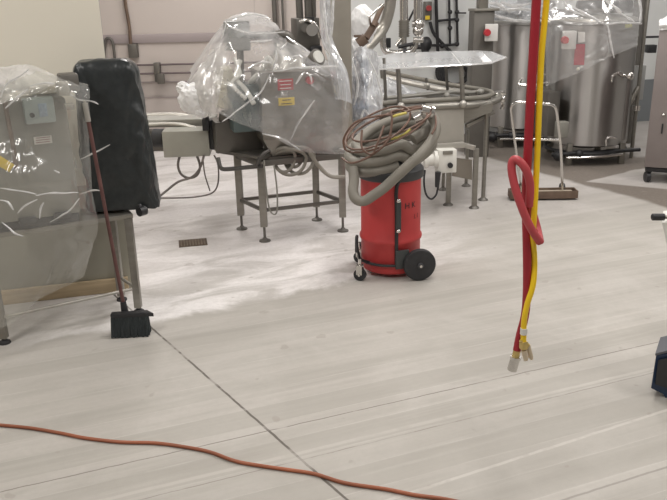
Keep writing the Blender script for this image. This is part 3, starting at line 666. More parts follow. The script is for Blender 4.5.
# bunched tail
def crumple(b, c, rx, ry, rz, seed, amp=0.28):
    r_ = bmesh.ops.create_icosphere(b.bm, subdivisions=5, radius=1.0)
    for v in r_['verts']:
        n = v.co.normalized(); h = 0
        for k, am in ((1.6, 1), (3.4, .5), (7, .25)): h += am * (0.45 - abs(noise.noise(n * k + V((seed, k, 0)))) * 1.7)
        f = 1 + amp * h
        v.co = V(c) + V((n.x * rx * f, n.y * ry * f, n.z * rz * f))
b = MB(); crumple(b, A(195, 99, 6.12), 0.13, 0.07, 0.12, 3.3, 0.15); crumple(b, A(183, 88, 6.15), 0.05, 0.04, 0.05, 8.1, 0.2); crumple(b, A(203, 112, 6.1), 0.06, 0.05, 0.04, 1.1, 0.3)
bt = b.build('gathered_end', FILMW, fm)
b = MB(); drape(b, [[A(212, 48, 6.3), A(220, 42, 6.22), A(228, 46, 6.2)], [A(200, 66, 6.2), A(212, 66, 6.12), A(224, 70, 6.12)], [A(188, 84, 6.15), A(204, 86, 6.02), A(220, 92, 6.02)], [A(190, 100, 6.12), A(205, 102, 6.0), A(217, 106, 6.0)], [A(204, 114, 6.1), A(209, 116, 6.04), A(215, 116, 6.04)]], 16, 12, 0.012, 1.2, 1.0, 3.1); b.build('gathered_side', FILMG, fm)
# film hanging from above along the column
b = MB()
rows = [[A(322, -30, 6.25), A(326, -30, 6.2), A(330, -30, 6.2)], [A(320, 10, 6.25), A(326, 10, 6.18), A(331, 10, 6.2)], [A(321, 40, 6.2), A(327, 42, 6.12), A(332, 40, 6.2)], [A(328, 64, 6.12), A(337, 64, 6.05), A(348, 72, 6.15)], [A(335, 100, 6.1), A(342, 100, 6.05), A(352, 104, 6.12)]]
drape(b, rows, 16, 10, 0.015, 0.9, 0.5, 9.2)
fs = b.build('plastic_strip', FILMB); tag(fs, 'narrow strip of clear film hanging down beside the steel column', 'plastic sheet')
folds(fs, 'sheet_fold_glint', [([(324, -20), (325, 20), (331, 48), (342, 68)], 6.1), ([(332, -20), (333, 15), (330, 45)], 6.1)], 0.012)
# bunched wrapped pump right of column
wp = thing('wrapped_pump', 'pump part wrapped in bluish clear film, right of the steel column', 'wrapped pump', tuple(A(368, 125, 6.6)))
b = MB(); b.cyl(A(358, 112, 6.8), A(362, 60, 6.8), 0.07); b.lathe([(0.11, 0), (0.12, 0.1), (0.05, 0.14)], A(360, 118, 6.75), 20); b.build('pump', mat('blue_grey_pump', (0.12, 0.15, 0.20), 0.4), wp)
b = MB()
rows = [[A(352, 50, 6.7), A(362, 46, 6.55), A(375, 55, 6.7)], [A(350, 70, 6.65), A(364, 70, 6.5), A(380, 78, 6.65)], [A(348, 95, 6.6), A(366, 95, 6.42), A(383, 100, 6.6)], [A(346, 118, 6.6), A(365, 120, 6.42), A(381, 114, 6.6)], [A(350, 140, 6.6), A(362, 130, 6.45), A(378, 124, 6.6)]]
drape(b, rows, 20, 12, 0.04, 1.5, 1.0, 4.4); b.build('film', FILMB, wp)
folds(wp, 'film_fold_glint', [([(368, 55), (376, 75), (382, 98), (380, 115)], 6.5), ([(360, 122), (364, 110), (370, 118)], 6.4), ([(352, 60), (358, 85), (354, 105)], 6.45), ([(374, 68), (371, 85), (377, 105)], 6.5)], 0.011)
b = MB(); crumple(b, A(363, 25, 6.95), 0.115, 0.08, 0.17, 12.7, 0.12); crumple(b, A(358, 48, 6.9), 0.07, 0.06, 0.10, 2.7, 0.2)
tag(b.build('wrapped_bottle', FILMW), 'bright white crumpled film bundle against the steel column', 'plastic bundle')
dv_ = thing('diaphragm_valve', 'small dark rusty valve with a bright lever beside the thick slanting pipe', 'valve', tuple(A(362, 46, 6.7)))
b = MB(); b.cyl(A(358, 44, 6.7), A(366, 38, 6.7), 0.045); b.cyl(A(366, 38, 6.7), A(376, 22, 6.75), 0.03); b.box(A(360, 36, 6.7), (.10, .03, .02), .3); b.cyl(A(373, 26, 6.7), A(382, 6, 6.8), 0.022); b.build('body', BROWN, dv_)
b = MB(); b.cyl(A(369, 17, 6.6), A(384, 4, 6.6), 0.008); b.cyl(A(369, 17, 6.6), A(370, 24, 6.75), 0.012); b.build('lever', CHROME, dv_)
# ================================================================== PIPING ON BACK WALL
def wallY(x): return YB + (x - 0.1) * (12.1 - YB) / 6.9
b = MB(); b.tube([A(390, -60, 7.6), A(391, -10, 7.6), A(389, 10, 7.6), A(383, 28, 7.6), (A(372, 42, 7.5)), A(362, 52, 7.4)], 0.055, 14)
tag(b.build('curved_pipe', mat('dull_pipe', (0.33, 0.31, 0.275), 0.38, .7)), 'thick dull steel pipe curving down beside the column', 'pipe')
b = MB(); b.tube([A(383, 30, 8.6), A(383, 44, 8.6), A(385, 50, 8.6), A(390, 52.5, 8.6), A(402, 53, 8.6), A(411, 51, 8.6), A(415, 46, 8.6), A(416, 38, 8.6)], 0.034, 12)
b.cyl(A(403, -60, 8.6), A(404, 20, 8.6), 0.045); b.cyl(A(418, -60, 8.6), A(418, 30, 8.6), 0.048)
pp = thing('process_piping', 'polished steel process pipes with a ribbed filter, above the clear guard', 'piping', tuple(A(403, 53, 8.6))); b.build('pipe', CHROME, pp)
b = MB()
b.cyl(A(404, 20, 8.6), A(404, 37, 8.6), 0.052, n=24)
for k in range(7): b.cyl(A(404, 21 + k * 2.4, 8.6), A(404, 22.2 + k * 2.4, 8.6), 0.06, n=24)
b.build('ribbed_filter', STEEL, pp)
b = MB(); b.cyl(A(404, 37, 8.6), A(404, 53, 8.6), 0.03); b.ball(A(418, 31, 8.55), 0.06); b.cyl(A(412, 24, 8.6), A(424, 24, 8.6), 0.035); b.cyl(A(413, 40, 8.55), A(423, 40, 8.55), 0.03); b.ball(A(419, 24, 8.5), 0.05); b.cyl(A(396, 46, 8.6), A(402, 38, 8.6), .02); b.build('valve', CHROME, pp)
b = MB(); b.cyl(A(403, 52, 8.5), A(406, 52, 8.5), 0.045); b.build('clamp', BLACK, pp)
b = MB(); b.cyl(A(398, 47, 8.55), A(413, 44, 8.55), 0.02); b.build('handle', BLACK, pp)
b = MB(); b.pbox(386, 38, 391, 48, 8.7, .05, 0, .01); b.build('bracket', BLACK, pp)
b = MB(); b.cyl(A(407, 24, 8.7), A(418, 2, 8.7), .012); b.build('brace', BLACK, pp)
b = MB(); b.ball(A(426, 44, 10.35), 0.08, (1, .9, 1.2)); b.cyl(A(424, 46, 10.35), A(426, 54, 10.35), 0.05); b.cyl(A(410, 47, 10.35), A(424, 47, 10.35), .03); b.cyl(A(426, 45, 10.35), A(426, 45, 10.75), .03)
tag(b.build('air_regulator', BLACK), 'black rounded air regulator on the white wall behind the steel pipes', 'regulator')
cd = thing('conduit_run', 'black conduit frame on the white wall left of the steel pillar', 'conduit', tuple(A(445, 55, 10.3)))
b = MB()
def ap(x, y):
    d = ray(x, y); n = V((dq.y, -dq.x, 0)); o = V((0, 0, CH)); t = (q0 + n * 0.06 - o).dot(n) / d.dot(n); return o + d * t
b.cyl(ap(434, -60), ap(438, 56), 0.022); b.cyl(ap(448, -60), ap(450, 44), 0.016); b.tube([ap(455, -60), ap(457, 20), ap(457.5, 40), ap(457, 43.5), ap(454, 44.5), ap(448, 45), ap(428, 45.5)], 0.018, 10, 4)
b.cyl(ap(436, 21), ap(457, 19), 0.016); b.cyl(ap(457, 13), ap(466, 13), 0.010); b.build('pipe', BLACK, cd)
for (x, y) in ((450, 12), (450, 28), (457, 12), (457, 20), (457, 44), (442, 46)):
    b = MB(); b.ball(ap(x, y), 0.032); b.build('coupling', BLACK, cd)
b = MB(); b.tube([ap(430, 22), ap(433, 32), ap(439, 40), ap(446, 47), ap(453, 54)], 0.022, 10); tag(b.build('black_cable', BLACKR), 'black cable slanting down from the red stop switch', 'cable')
es = thing('emergency_stop', 'red and yellow stop switch on the white wall', 'stop switch', tuple(ap(427, 20)))
b = MB(); p = ap(427.5, 11); b.box(p, (0.10, 0.08, 0.24), math.atan2(dq.y, dq.x), 0.01); b.build('housing', STEELD, es)
b = MB(); b.cyl(ap(428, 8) - V((0, .03, 0)), ap(428, 8) - V((0, .11, 0)), 0.036); b.build('button', mat('faded_red_button', (0.36, .04, .04), .5), es)
b = MB(); b.box(ap(427, 17.5) - V((0, .05, 0)), (0.06, 0.01, 0.05), 0.2); b.build('tag', YEL, es)
b = MB()
for k in range(4):
    cx_, cy_ = 452 + k * .8, 72 + k * .6
    b.tube([ap(cx_ + (15 - k) * math.cos(t), cy_ + (14 - k * 1.3) * math.sin(t)) + V((0, -0.03 * k, 0)) for t in [2 * PI * i / 16 for i in range(16)]], 0.024, 8, closed=True)
tag(b.build('coiled_hose', BLACKR), 'coiled black hose hung on the white wall behind the clear guard', 'hose')

# ================================================================== RIGHT-HAND CONVEYOR TABLE
cv = thing('turning_conveyor', 'steel conveyor with a curved end and a clear guard, behind the red drum', 'conveyor', (1.1, 7.0, 0))
cz = 0.95
def GZ(x, y, z=cz): return G(x, y, z)
b = MB()
fr1 = [A(352, 108, 6.9), A(372, 104.5, 6.95), A(400, 102, 7.0), A(440, 100, 7.1), A(470, 98.5, 7.2), A(487, 96.5, 7.35), A(492, 93, 7.6), A(484, 90, 7.85), A(462, 86.5, 8.1), A(440, 83, 8.3), (A(410, 77, 8.6)), A(384, 72, 8.9)]
b.tube(fr1, 0.024, 10); b.build('outer_rail', HOSEG, cv)
b = MB()
fr2 = [A(352, 115.5, 6.85), A(372, 112.5, 6.9), A(400, 109.5, 6.95), A(440, 106.5, 7.0), A(475, 105, 7.1), A(493, 102, 7.3), A(500, 97, 7.6), A(492, 93.5, 7.9)]
b.tube(fr2, 0.030, 10); b.build('lower_rail', STEEL, cv)
b = MB(); b.tube([A(352, 101, 7.4), A(375, 99, 7.4), (A(420, 95, 7.5)), A(450, 92, 7.6), A(470, 92.5, 7.7), A(483, 91, 7.8)], 0.02, 8); b.tube([A(382, 76, 8.5), (A(410, 83, 8.3)), A(440, 89, 8.0), A(470, 93, 7.8)], 0.03, 8); b.build('inner_rail', STEELL, cv)
b = MB(); tp = [A(352, 119, 6.95), A(400, 113, 7.0), A(470, 107, 7.15), A(492, 102, 7.5), A(486, 97, 7.8), A(380, 80, 8.7), A(376, 84, 8.6), A(455, 97, 7.75), A(352, 106, 7.5)]
b.prism([V((p.x, p.y, 0.90)) for p in tp], (0, 0, 0.015)); b.build('bed', STEELD, cv)
b = MB(); b.prism([A(x, y, Y) for x, y, Y in ((431, 108, 6.98), (464, 106, 7.05), (464, 141, 7.0), (430, 144, 6.93))], (-0.02, 0.35, 0)); b.build('front_panel', mat('warm_steel_panel', (0.42, 0.395, 0.35), 0.42, 0.5), cv)
b = MB(); b.prism([A(x, y, Y) for x, y, Y in ((352, 118, 7.05), (431, 110, 7.05), (431, 138, 7.05), (352, 150, 7.05))], (-0.02, 0.05, 0)); b.build('rear_panel', STEELD, cv)
b = MB(); b.prism([A(x, y, 7.1) for x, y in ((464, 109, ), (493, 103), (492, 112), (470, 120), (464, 124))], (0, 0.3, 0)); b.bar(A(466, 126, 7.1), A(494, 112, 7.3), 0.03); b.build('end_bracket', STEEL, cv)
b = MB(); b.bar(A(428, 147.5, 6.9), A(464, 144.5, 6.92), 0.05); b.bar(A(464, 145, 6.92), A(475, 148, 6.87), 0.04); b.build('frame_rail', STEELL, cv)
for (x, y, top_) in ((448, 205, 0.57), (474, 208, 0.575), (483, 200, 0.90), (443, 190, 0.6), (466, 186, 0.6)):
    p = G(x, y); b = MB()
    if x == 483: b.cyl(p + V((0, 0, .02)), p + V((0, 0, top_)), 0.020)
    else: b.bar(p + V((0, 0, 0.02)), p + V((0, 0, top_)), 0.045 if y > 200 else 0.03)
    lg = b.build('leg', STEEL, cv); b = MB(); b.lathe([(0.05, 0), (0.045, 0.01), (0.018, 0.03), (0.014, 0.06)], p, 16); b.build('foot', STEELD, lg)
b = MB(); p = G(474, 208); b.prism([A(456, 158, 6.97), A(472, 160, 6.96), A(472, 180, 6.96), A(452, 176, 6.97)], (0, 0.02, 0)); b.build('gusset', mat('gusset_steel', (0.26, 0.235, 0.20), 0.45, 0.4), cv)
for (x, y0, y1, Y) in ((385, 58, 108, 7.1), (399, 68, 106, 6.95), (427, 78, 90, 8.1), (447, 66, 100, 7.6), (462, 66, 103, 7.1), (381, 60, 78, 8.0)):
    b = MB(); b.cyl(A(x - 1, y0, Y), A(x + 1, y1, Y), 0.015 if x != 399 and x != 462 else 0.022); b.build('guard_post', STEELD if x in (427, 447) else STEEL, cv)
b = MB()
for (x, y, Y) in ((401, 106, 6.92), (463, 104, 7.0), (427, 86, 8.0), (447, 96, 7.5), (480, 92, 7.7), (497, 99, 7.5)):
    b2 = MB(); b2.ball(A(x, y, Y), 0.034); b2.build('rail_clamp', STEELL, cv)
b.bm.free()
b = MB(); b.tube([A(487, 97, 7.6), A(494, 93, 7.7), A(499, 95, 7.7)], 0.025, 8); b.ball(A(502, 99, 7.7), 0.04); b.tube([A(500, 96, 7.7), A(503, 104, 7.7), (A(501, 109, 7.7))], 0.018, 8); b.pbox(495, 91, 506, 95, 7.72, .03); b.build('end_fitting', CHROME, cv)
# acrylic roof
gd = thing('clear_guard', 'clear folded guard sheet standing over the curved steel conveyor', 'guard', tuple(A(440, 68, 7.2)))
f_ = [A(375, 70, 6.85), A(399, 68.5, 6.9), A(470, 65, 7.1), A(491, 63.5, 7.15), A(506, 57.5, 7.4)]
k_ = [A(377, 57, 7.6), A(394, 53.5, 7.6), A(450, 51.5, 7.75), A(478, 51, 7.8), A(492, 52, 7.9)]
b = MB(); n_ = len(f_)
fa = [b.bm.verts.new(p) for p in f_]; ka = [b.bm.verts.new(p) for p in k_]; fb = [b.bm.verts.new(p + V((0, 0, .005))) for p in f_]; kb = [b.bm.verts.new(p + V((0, 0, .005))) for p in k_]
for i in range(n_ - 1):
    b.bm.faces.new((fa[i], fa[i + 1], ka[i + 1], ka[i])); b.bm.faces.new((fb[i], kb[i], kb[i + 1], fb[i + 1]))
    b.bm.faces.new((fa[i], fb[i], fb[i + 1], fa[i + 1])); b.bm.faces.new((ka[i], ka[i + 1], kb[i + 1], kb[i]))
b.bm.faces.new((fa[0], ka[0], kb[0], fb[0])); b.bm.faces.new((fa[-1], fb[-1], kb[-1], ka[-1])); b.build('sheet', ACR, gd)
b = MB(); b.tube([p + V((0, -.004, .002)) for p in f_], 0.007, 6, smooth=False); b.tube([A(388, 55, 7.6), A(400, 68.5, 6.88)], 0.008, 6, smooth=False); b.tube([A(452, 53, 7.6), A(462, 65.5, 7.05)], 0.005, 6, smooth=False); b.build('sheet_edge_glint', FOLD_GLINT, gd)
b = MB(); b.prism([A(476, 54, 7.75), A(482, 53, 7.78), A(492, 62.5, 7.15), A(484, 63.3, 7.13)], (0, -0.002, 0.010)); b.build('bright_strip', FILMW, gd)
# film sheet under guard
b = MB()
rows = [[A(384, 78, 7.9), A(388, 77, 7.9), A(396, 80, 7.9)], [A(383, 88, 7.8), A(396, 86, 7.8), (A(408, 88, 7.8))], [A(382, 98, 7.7), A(400, 95, 7.7), A(424, 97, 7.7)]]
drape(b, rows, 12, 10, 0.02, 1.2, 1, 1.4); tag(b.build('plastic_sheet', FILMB), 'bluish film lying on the conveyor under the clear guard', 'plastic sheet')
# control box
cx_ = thing('control_box', 'small white control box with a black knob, under the curved conveyor', 'control box', tuple(A(446, 173, 6.8)))
b = MB(); b.pbox(438, 150, 457, 173, 6.78, 0.13, R(6), 0.008); b.build('housing', WHITEP, cx_)
b = MB(); q = A(450, 165, 6.78); b.cyl(q, q - V((0, .03, 0)), 0.024); b.build('knob', BLACK, cx_)
b = MB(); b.pbox(443, 151, 453, 154.5, 6.77, 0.01, R(6)); b.build('name_plate', STEEL, cx_)
b = MB(); b.cyl(A(426, 160, 6.8), A(438, 160, 6.8), 0.055); b.cyl(A(424, 160, 6.8), A(428, 160, 6.8), 0.075); b.cyl(A(434, 159, 6.79), A(437, 159, 6.79), .075); b.build('motor', WHITEP, cx_)
b = MB(); b.cyl(A(438, 172, 6.75), A(437, 187, 6.75), 0.028, 0.02); b.build('plug', BLACK, cx_)
b = MB(); b.tube([A(438, 187, 6.75), A(436, 195, 6.75), A(431, 199, 6.75), A(426, 194, 6.75), A(424, 182, 6.75), A(425, 170, 6.75)], 0.009, 8); b.build('cable', BLACKR, cx_)

# ================================================================== TANKS
T2 = A(590, 80, 9.05); T2 = V((T2.x, 9.05, 0)); r2 = 0.475
T1 = A(521, 75, 10.2); T1 = V((T1.x, 10.2, 0)); r1 = 0.515
def tank(c, r, zb, zt_, label, others):
    t = thing('process_tank', label, 'tank', (c.x, c.y, 0), 'upright steel tanks')
    b = MB(); b.lathe([(r * .3, zb - .09), (r * .9, zb - 0.02), (r, zb), (r, zt_ - .04), (r + .012, zt_ - .03), (r + .012, zt_ - .005), (r, zt_)], c, 96); b.build('shell', TANK, t)
    b = MB(); b.lathe([(r * .99, zt_ + .001), (r * .95, zt_ + .03), (r * .5, zt_ + .06), (0.1, zt_ + .07)], c, 64); b.build('lid', STEELL, t)
    b = MB()
    for z in (zb - 0.09,):
        b.tube([c + V((math.cos(a) * r * .97, math.sin(a) * r * .97, z)) for a in [2 * PI * i / 20 for i in range(20)]], 0.022, 8, closed=True)
    b.cyl(c + V((-r * 1.1, -r * .95, zb - .09)), c + V((r * 1.1, -r * .8, zb - .07)), 0.022); b.ball(c + V((-.2, -r * .93, zb - .09)), .05); b.ball(c + V((-.45, -r * .98, zb - .10)), .06); b.build('bottom_piping', BLACK, t)
    b = MB(); b.tube([c + V((-.35, -r * .95, zb - .13)), c + V((0, -r * 1.0, zb - .12)), c + V((.3, -r * .9, zb - .11))], 0.018, 8); b.build('drain_pipe', CHROME, t)
    for i in range(4):
        a = R((-50, -128, 52, 130)[i]); p = c + V((math.cos(a) * r * 1.03, math.sin(a) * r * 1.03, 0)); b = MB(); b.bar(p, p + V((0, 0, zb + .02)), 0.06); b.build('leg', STEEL, t)
    return t
t2 = tank(T2, r2, 0.23, 1.60, 'steel process tank on the right, with a red label and grey side box', 0)
t1 = tank(T1, r1, 0.25, 1.56, 'steel process tank further back, just right of the steel pillar', 0)
# frame + agitator on the tops
for t, c, z in ((t2, T2, 1.66), (t1, T1, 1.62)):
    b = MB(); b.box(c + V((0, -.1, z + .04)), (0.95, 0.10, 0.05), R(8), .005); b.box(c + V((0, .15, z + .04)), (0.95, 0.10, 0.05), R(8), .005); b.build('bridge', STEELD, t)
    b = MB(); b.cyl(c + V((0, 0, z)), c + V((0, 0, z + .35)), 0.10); b.cyl(c + V((-.25, -.1, z + .1)), c + V((.2, -.1, z + .12)), 0.055); b.ball(c + V((.28, -.12, z + .1)), .09); b.build('agitator', BLACKR if t is t2 else STEELD, t)
def tankpt(c, r, px, py, off=0.0):
    o = V((0, 0, CH)); d = ray(px, py); rr_ = r + off
    a_ = d.x ** 2 + d.y ** 2; b_ = 2 * (d.x * (o.x - c.x) + d.y * (o.y - c.y)); c_ = (o.x - c.x) ** 2 + (o.y - c.y) ** 2 - rr_ ** 2
    disc = b_ * b_ - 4 * a_ * c_
    t = (-b_ - math.sqrt(max(0, disc))) / (2 * a_) if disc > 0 else -b_ / (2 * a_)
    return o + d * t
def switch(t, c, r, x0, y0, x1, y1, Yd=None):
    p = A((x0 + x1) / 2, (y0 + y1) / 2, Yd) if Yd else tankpt(c, r, (x0 + x1) / 2, (y0 + y1) / 2, 0.10); s_ = (x1 - x0) / 757 * p.y * 1.05; h_ = (y1 - y0) / 757 * p.y * 1.05
    b = MB(); b.box(p, (s_, 0.10, h_), R(-8), .006); sw = b.build('switch_box', mat('switch_white', (0.66, 0.65, 0.62), 0.45), t); sw['label'] = 'white switch box'
    b = MB(); q = A(x0 + 1.5, (y0 + y1) / 2, p.y - .055); b.cyl(q, q - V((0, .05, 0)), 0.042, 0.036, n=20); b.build('knob', RED, sw)
    b = MB(); b.bar(p + V((0, .04, 0)), p + V((0, 0.25, 0)), .03); b.build('mount', STEEL, sw)
switch(t1, T1, r1, 485.5, 25, 497, 40, 9.12)
switch(t2, T2, r2, 563, 32, 575, 48)
b = MB()
pts_ = [tankpt(T2, r2, x, y, .004) for x, y in ((575, 44), (585, 44), (584, 65), (573.5, 65))]
b.prism(pts_, (0, -0.004, 0)); rl_ = b.build('red_label', mat('faded_red_label', (0.42, 0.03, 0.055), 0.5, 0, .2, 30), t2); rl_['label'] = 'faded red label'
b = MB(); b.prism([tankpt(T2, r2, x, y, .004) for x, y in ((578, 32), (585, 32), (585, 42), (578, 43))], (0, -.004, 0)); b.build('paper_label', LBL, t2)
b = MB(); b.ball(tankpt(T2, r2, 578, 69, .01), .02); b.build('tag', CREAMP, t2)
b = MB(); b.prism([tankpt(T2, r2, x, y, .01) for x, y in ((625, 24.5), (632, 23.5), (632, 27), (625, 28))], (0, -.004, 0)); b.build('yellow_label', mat('pale_yellow_label', (0.62, 0.60, 0.15), .5), t2)
b = MB(); b.pbox(547, 92, 560, 136, 8.62, 0.25, R(20), 0.01); b.build('side_panel', STEELD, t2)
b = MB(); b.pbox(558, 122, 569, 138, 8.42, 0.10, R(10), 0.01); b.build('lower_box', GREYP, t2)
b = MB(); c_ = A(619, 140, 8.78); ct = A(622, 76, 8.78); b.box((c_.x, 8.80, (c_.z + ct.z) / 2), (0.17, 0.22, ct.z - c_.z), R(-20), .04); b.build('side_jacket', TANK, t2)
b = MB(); b.tube([A(611, 82, 8.6), A(612, 76, 8.6), A(618, 73, 8.6), A(622, 75, 8.6)], 0.022, 8); b.ball(A(630, 76, 8.6), .045); b.cyl(A(622, 75, 8.6), A(633, 78, 8.6), .016); b.build('fitting', CHROME, t2)
b = MB(); b.tube([A(606, 146, 8.5), A(607, 138, 8.5), A(616, 138, 8.5)], .012, 8); b.build('sample_tube', CHROME, t2)
b = MB(); b.tube([A(560, 82, 9.6), A(546, 84, 9.6), A(530, 84, 9.6)], .028, 8, smooth=False); b.cyl(A(536, 81, 9.6), A(539, 89, 9.6), .05); b.cyl(A(538, 74, 9.6), A(538, 84, 9.6), .02); b.tube([A(521, 79, 9.6), A(519, 84, 9.58), A(526, 85, 9.55)], .02, 8)
b.build('outlet_valve', CHROME, t1)
pq = G(631, 158)
sp_ = thing('drain_standpipe', 'thin steel standpipe with a union, right of the right-hand tank', 'pipe', tuple(pq))
b = MB(); b.cyl(pq, pq + V((-.0, 0, 2.4)), 0.022); b.build('pipe', STEEL, sp_)
b = MB(); pz = A(636, 108, pq.y).z; b.cyl(pq + V((0, 0, pz - .03)), pq + V((0, 0, pz + .03)), 0.045); b.build('union', CHROME, sp_)
b = MB(); b.tube([pq + V((0, 0, pz + .25)), A(628, 106, 8.95), A(614, 128, 8.9)], 0.03, 8, smooth=False); b.bar(A(606, 150, 8.7), pq + V((0, 0, .12)), .02); b.build('branch', STEEL, sp_)
b = MB(); b.pbox(622, 66, 645, 100, 9.4, .05, R(5)); b.build('plate', mat('grey_plate', (0.34, 0.34, 0.33), .5), sp_)
# thick duct behind right tank
q = A(635, 60, 9.9); q2 = A(645, 80, 9.8); b = MB(); b.cyl((q.x, q.y, 0), (q.x, q.y, HT), 0.085); tag(b.build('duct', STEELD), 'dark round duct rising behind the right-hand tank', 'duct')
b = MB(); b.pbox(648, 45, 657, 53, 11.0, 0.12, 0, .01); b.pbox(646, 36, 660, 38, 11.0, .05); tag(b.build('wall_hook_box', BLACK), 'small black box on the wall left of the vented cabinet', 'box')
# pillar
pl = thing('steel_pillar', 'boxy steel pillar standing left of the rear tank', 'pillar', (A(481, 60, 9.3).x, 9.3, 0))
x_ = A(480, 60, 9.3).x
b = MB(); b.box((x_, 9.3, 0.86), (0.25, 0.2, 1.72), R(8), .01); b.build('body', STEELD, pl)
b = MB(); b.box((x_ + .02, 9.3, 1.735), (0.30, 0.25, 0.03), R(8), .004); b.build('cap', STEEL, pl)
b = MB(); b.box((x_ + .01, 9.35, 2.4), (0.11, 0.11, 1.3), R(8), .006); b.build('post', STEEL, pl)
# films on tanks
b = MB()
rows = [[A(550, -12, 9.2), A(580, -22, 9.2), A(610, -22, 9.2), A(640, -10, 9.2)],
        [A(549, -4, 8.8), A(580, -12, 8.8), A(610, -12, 8.75), A(641, -2, 8.9)],
        [A(550, 12, 8.55), A(578, 14, 8.45), A(608, 18, 8.42), A(642, 22, 8.7)],
        [A(548, 22, 8.5), A(578, 25, 8.4), A(608, 27, 8.4), A(640, 25, 8.68)],
        [A(546, 50, 8.5), A(578, 50, 8.4), A(608, 40, 8.4), A(639, 36, 8.68)],
        [A(546, 86, 8.5), A(578, 73, 8.4), A(608, 58, 8.4), A(637, 46, 8.68)]]
drape(b, rows, 16, 14, 0.02, 1.2, 1.2, 7.7); fm = b.build('plastic_sheet', FILMT); tag(fm, 'clear plastic sheet over the top and shoulder of the right-hand tank', 'plastic sheet')
folds(fm, 'sheet_fold_glint', [([(580, 12), (592, 18), (606, 24), (618, 23), (640, 23)], 8.4), ([(575, 8), (590, 16), (600, 21)], 8.4), ([(612, 6), (622, 14), (634, 22)], 8.45), ([(608, 25), (610, 40), (614, 58)], 8.38), ([(636, -10), (641, 8), (639, 24)], 8.6), ([(600, -5), (612, 5), (622, 12)], 8.4), ([(563, 0), (571, 10), (584, 16)], 8.4)], 0.013)
b = MB()
rows = [[A(484, 0, 10.3), A(510, -6, 10.3), A(552, -4, 10.3)], [A(482, 6, 9.9), A(512, 2, 9.85), A(552, 4, 9.9)], [A(484, 14, 9.65), A(515, 13, 9.6), A(552, 12, 9.65)], [A(488, 19, 9.6), A(515, 22, 9.55), A(552, 20, 9.6)]]
drape(b, rows, 22, 14, 0.05, 2.2, 1.4, 3.9); fm = b.build('plastic_sheet', FILMB); tag(fm, 'crumpled bluish-white film covering the top of the rear tank', 'plastic sheet')
folds(fm, 'sheet_fold_glint', [([(486, 12), (500, 17), (520, 21), (545, 20)], 9.5), ([(490, 6), (505, 10), (525, 9), (545, 14)], 9.5), ([(500, 2), (515, 6), (530, 3)], 9.5), ([(488, 2), (500, 5), (510, 13)], 9.5)], 0.022)

# ================================================================== SQUEEGEE CART
sq = thing('magnetic_sweeper', 'wheeled floor sweeper with a hoop handle, in front of the tanks', 'floor sweeper', tuple(G(544, 200)))
e0, e1 = G(511, 201), G(577, 200); ax = (e1 - e0).normalized(); ay = V((-ax.y, ax.x, 0)); cs = (e0 + e1) / 2; L_ = (e1 - e0).length; ya = math.atan2(ax.y, ax.x)
b = MB(); b.box(cs + ay * .07 + V((0, 0, .045)), (L_, 0.15, 0.02), ya, .003); b.box(cs + V((0, 0, .055)), (L_, 0.012, 0.075), ya, .002); b.box(cs + ay * .14 + V((0, 0, .055)), (L_, 0.012, 0.075), ya, .002)
for s_ in (-1, 1): b.box(cs + ax * s_ * L_ / 2 + ay * .07 + V((0, 0, .055)), (0.012, 0.152, 0.075), ya, .002)
b.build('tray', BROWN, sq)
b = MB(); b.box(cs + ay * .07 + V((0, 0, .062)), (L_ * .9, 0.08, 0.03), ya, .004); b.build('magnet_bar', mat('worn_bar', (0.42, 0.36, 0.28), .6), sq)
b = MB(); hb0, hb1 = cs - ax * .20 + ay * .1 + V((0, 0, .07)), cs + ax * .20 + ay * .1 + V((0, 0, .07))
h0, h1 = A(511.5, 108, 7.05), A(555, 111, 7.0)
b.tube([hb0, A(516, 150, 7.15), A(512, 118, 7.08), A(511, 108, 7.06), A(514, 103.5, 7.05), A(521, 102.5, 7.05), A(545, 104, 7.03), A(552, 105, 7.02), A(556, 109, 7.02), A(558, 122, 7.04), A(561, 150, 7.1), hb1], 0.013, 8, 5); b.build('handle', CHROME, sq)
b = MB(); b.cyl(A(515, 139, 7.12), A(560, 140, 7.08), 0.011); b.build('cross_bar', CHROME, sq)
for s_ in (-1, 1):
    w_ = cs + ax * s_ * (L_ / 2 - .10) + ay * .19 + V((0, 0, .062)); b = MB(); b.cyl(w_ - ax * .018, w_ + ax * .018, .06, n=22); wh = b.build('wheel', BLACKR, sq)
    b = MB(); b.cyl(w_ - ax * .022, w_ + ax * .022, .022, n=14); b.build('hub', STEEL, wh)

# ================================================================== CABINET RIGHT
cbn = thing('vented_cabinet', 'brown-grey vented steel cabinet on black casters at the right edge', 'cabinet', (3.75, 8.0, 0))
cP = A(644, 167, 7.75); ze = cP.z; cP.z = 0; zT = A(659, 27, 7.75).z
CY = R(-24); cX = V((math.cos(CY), math.sin(CY), 0)); cN = V((-cX.y, cX.x, 0))
def cbp(a, d, z): return cP + cX * a + cN * d + V((0, 0, z))
b = MB(); b.box(cbp(.40, .27, (ze + zT) / 2), (0.80, 0.54, zT - ze), CY, .008); b.build('body', CABI, cbn)
b = MB()
for k in range(7): b.box(cbp(.24, -.004, zT - .08 - k * .028), (0.26, 0.010, 0.007), CY)
b.build('vents', mat('vent_grey', (0.42, 0.39, 0.38), .5), cbn)
b = MB(); b.box(cbp(.13, -.006, .58), (0.014, 0.016, 0.10), CY); b.build('latch', BLACK, cbn)
b = MB(); b.ball(cbp(.13, -.01, .72), .018); b.build('lock', CHROME, cbn)
for (dx, dy) in ((.04, .06), (.74, .06), (.04, .48), (.74, .48)):
    b = MB(); p = cbp(dx, dy, 0); b.cyl(p + V((-.02, 0, .055)), p + V((.02, 0, .055)), .055, n=20); b.cyl(p + V((0, 0, .08)), p + V((0, 0, ze + .005)), .022); b.build('caster', BLACK, cbn)
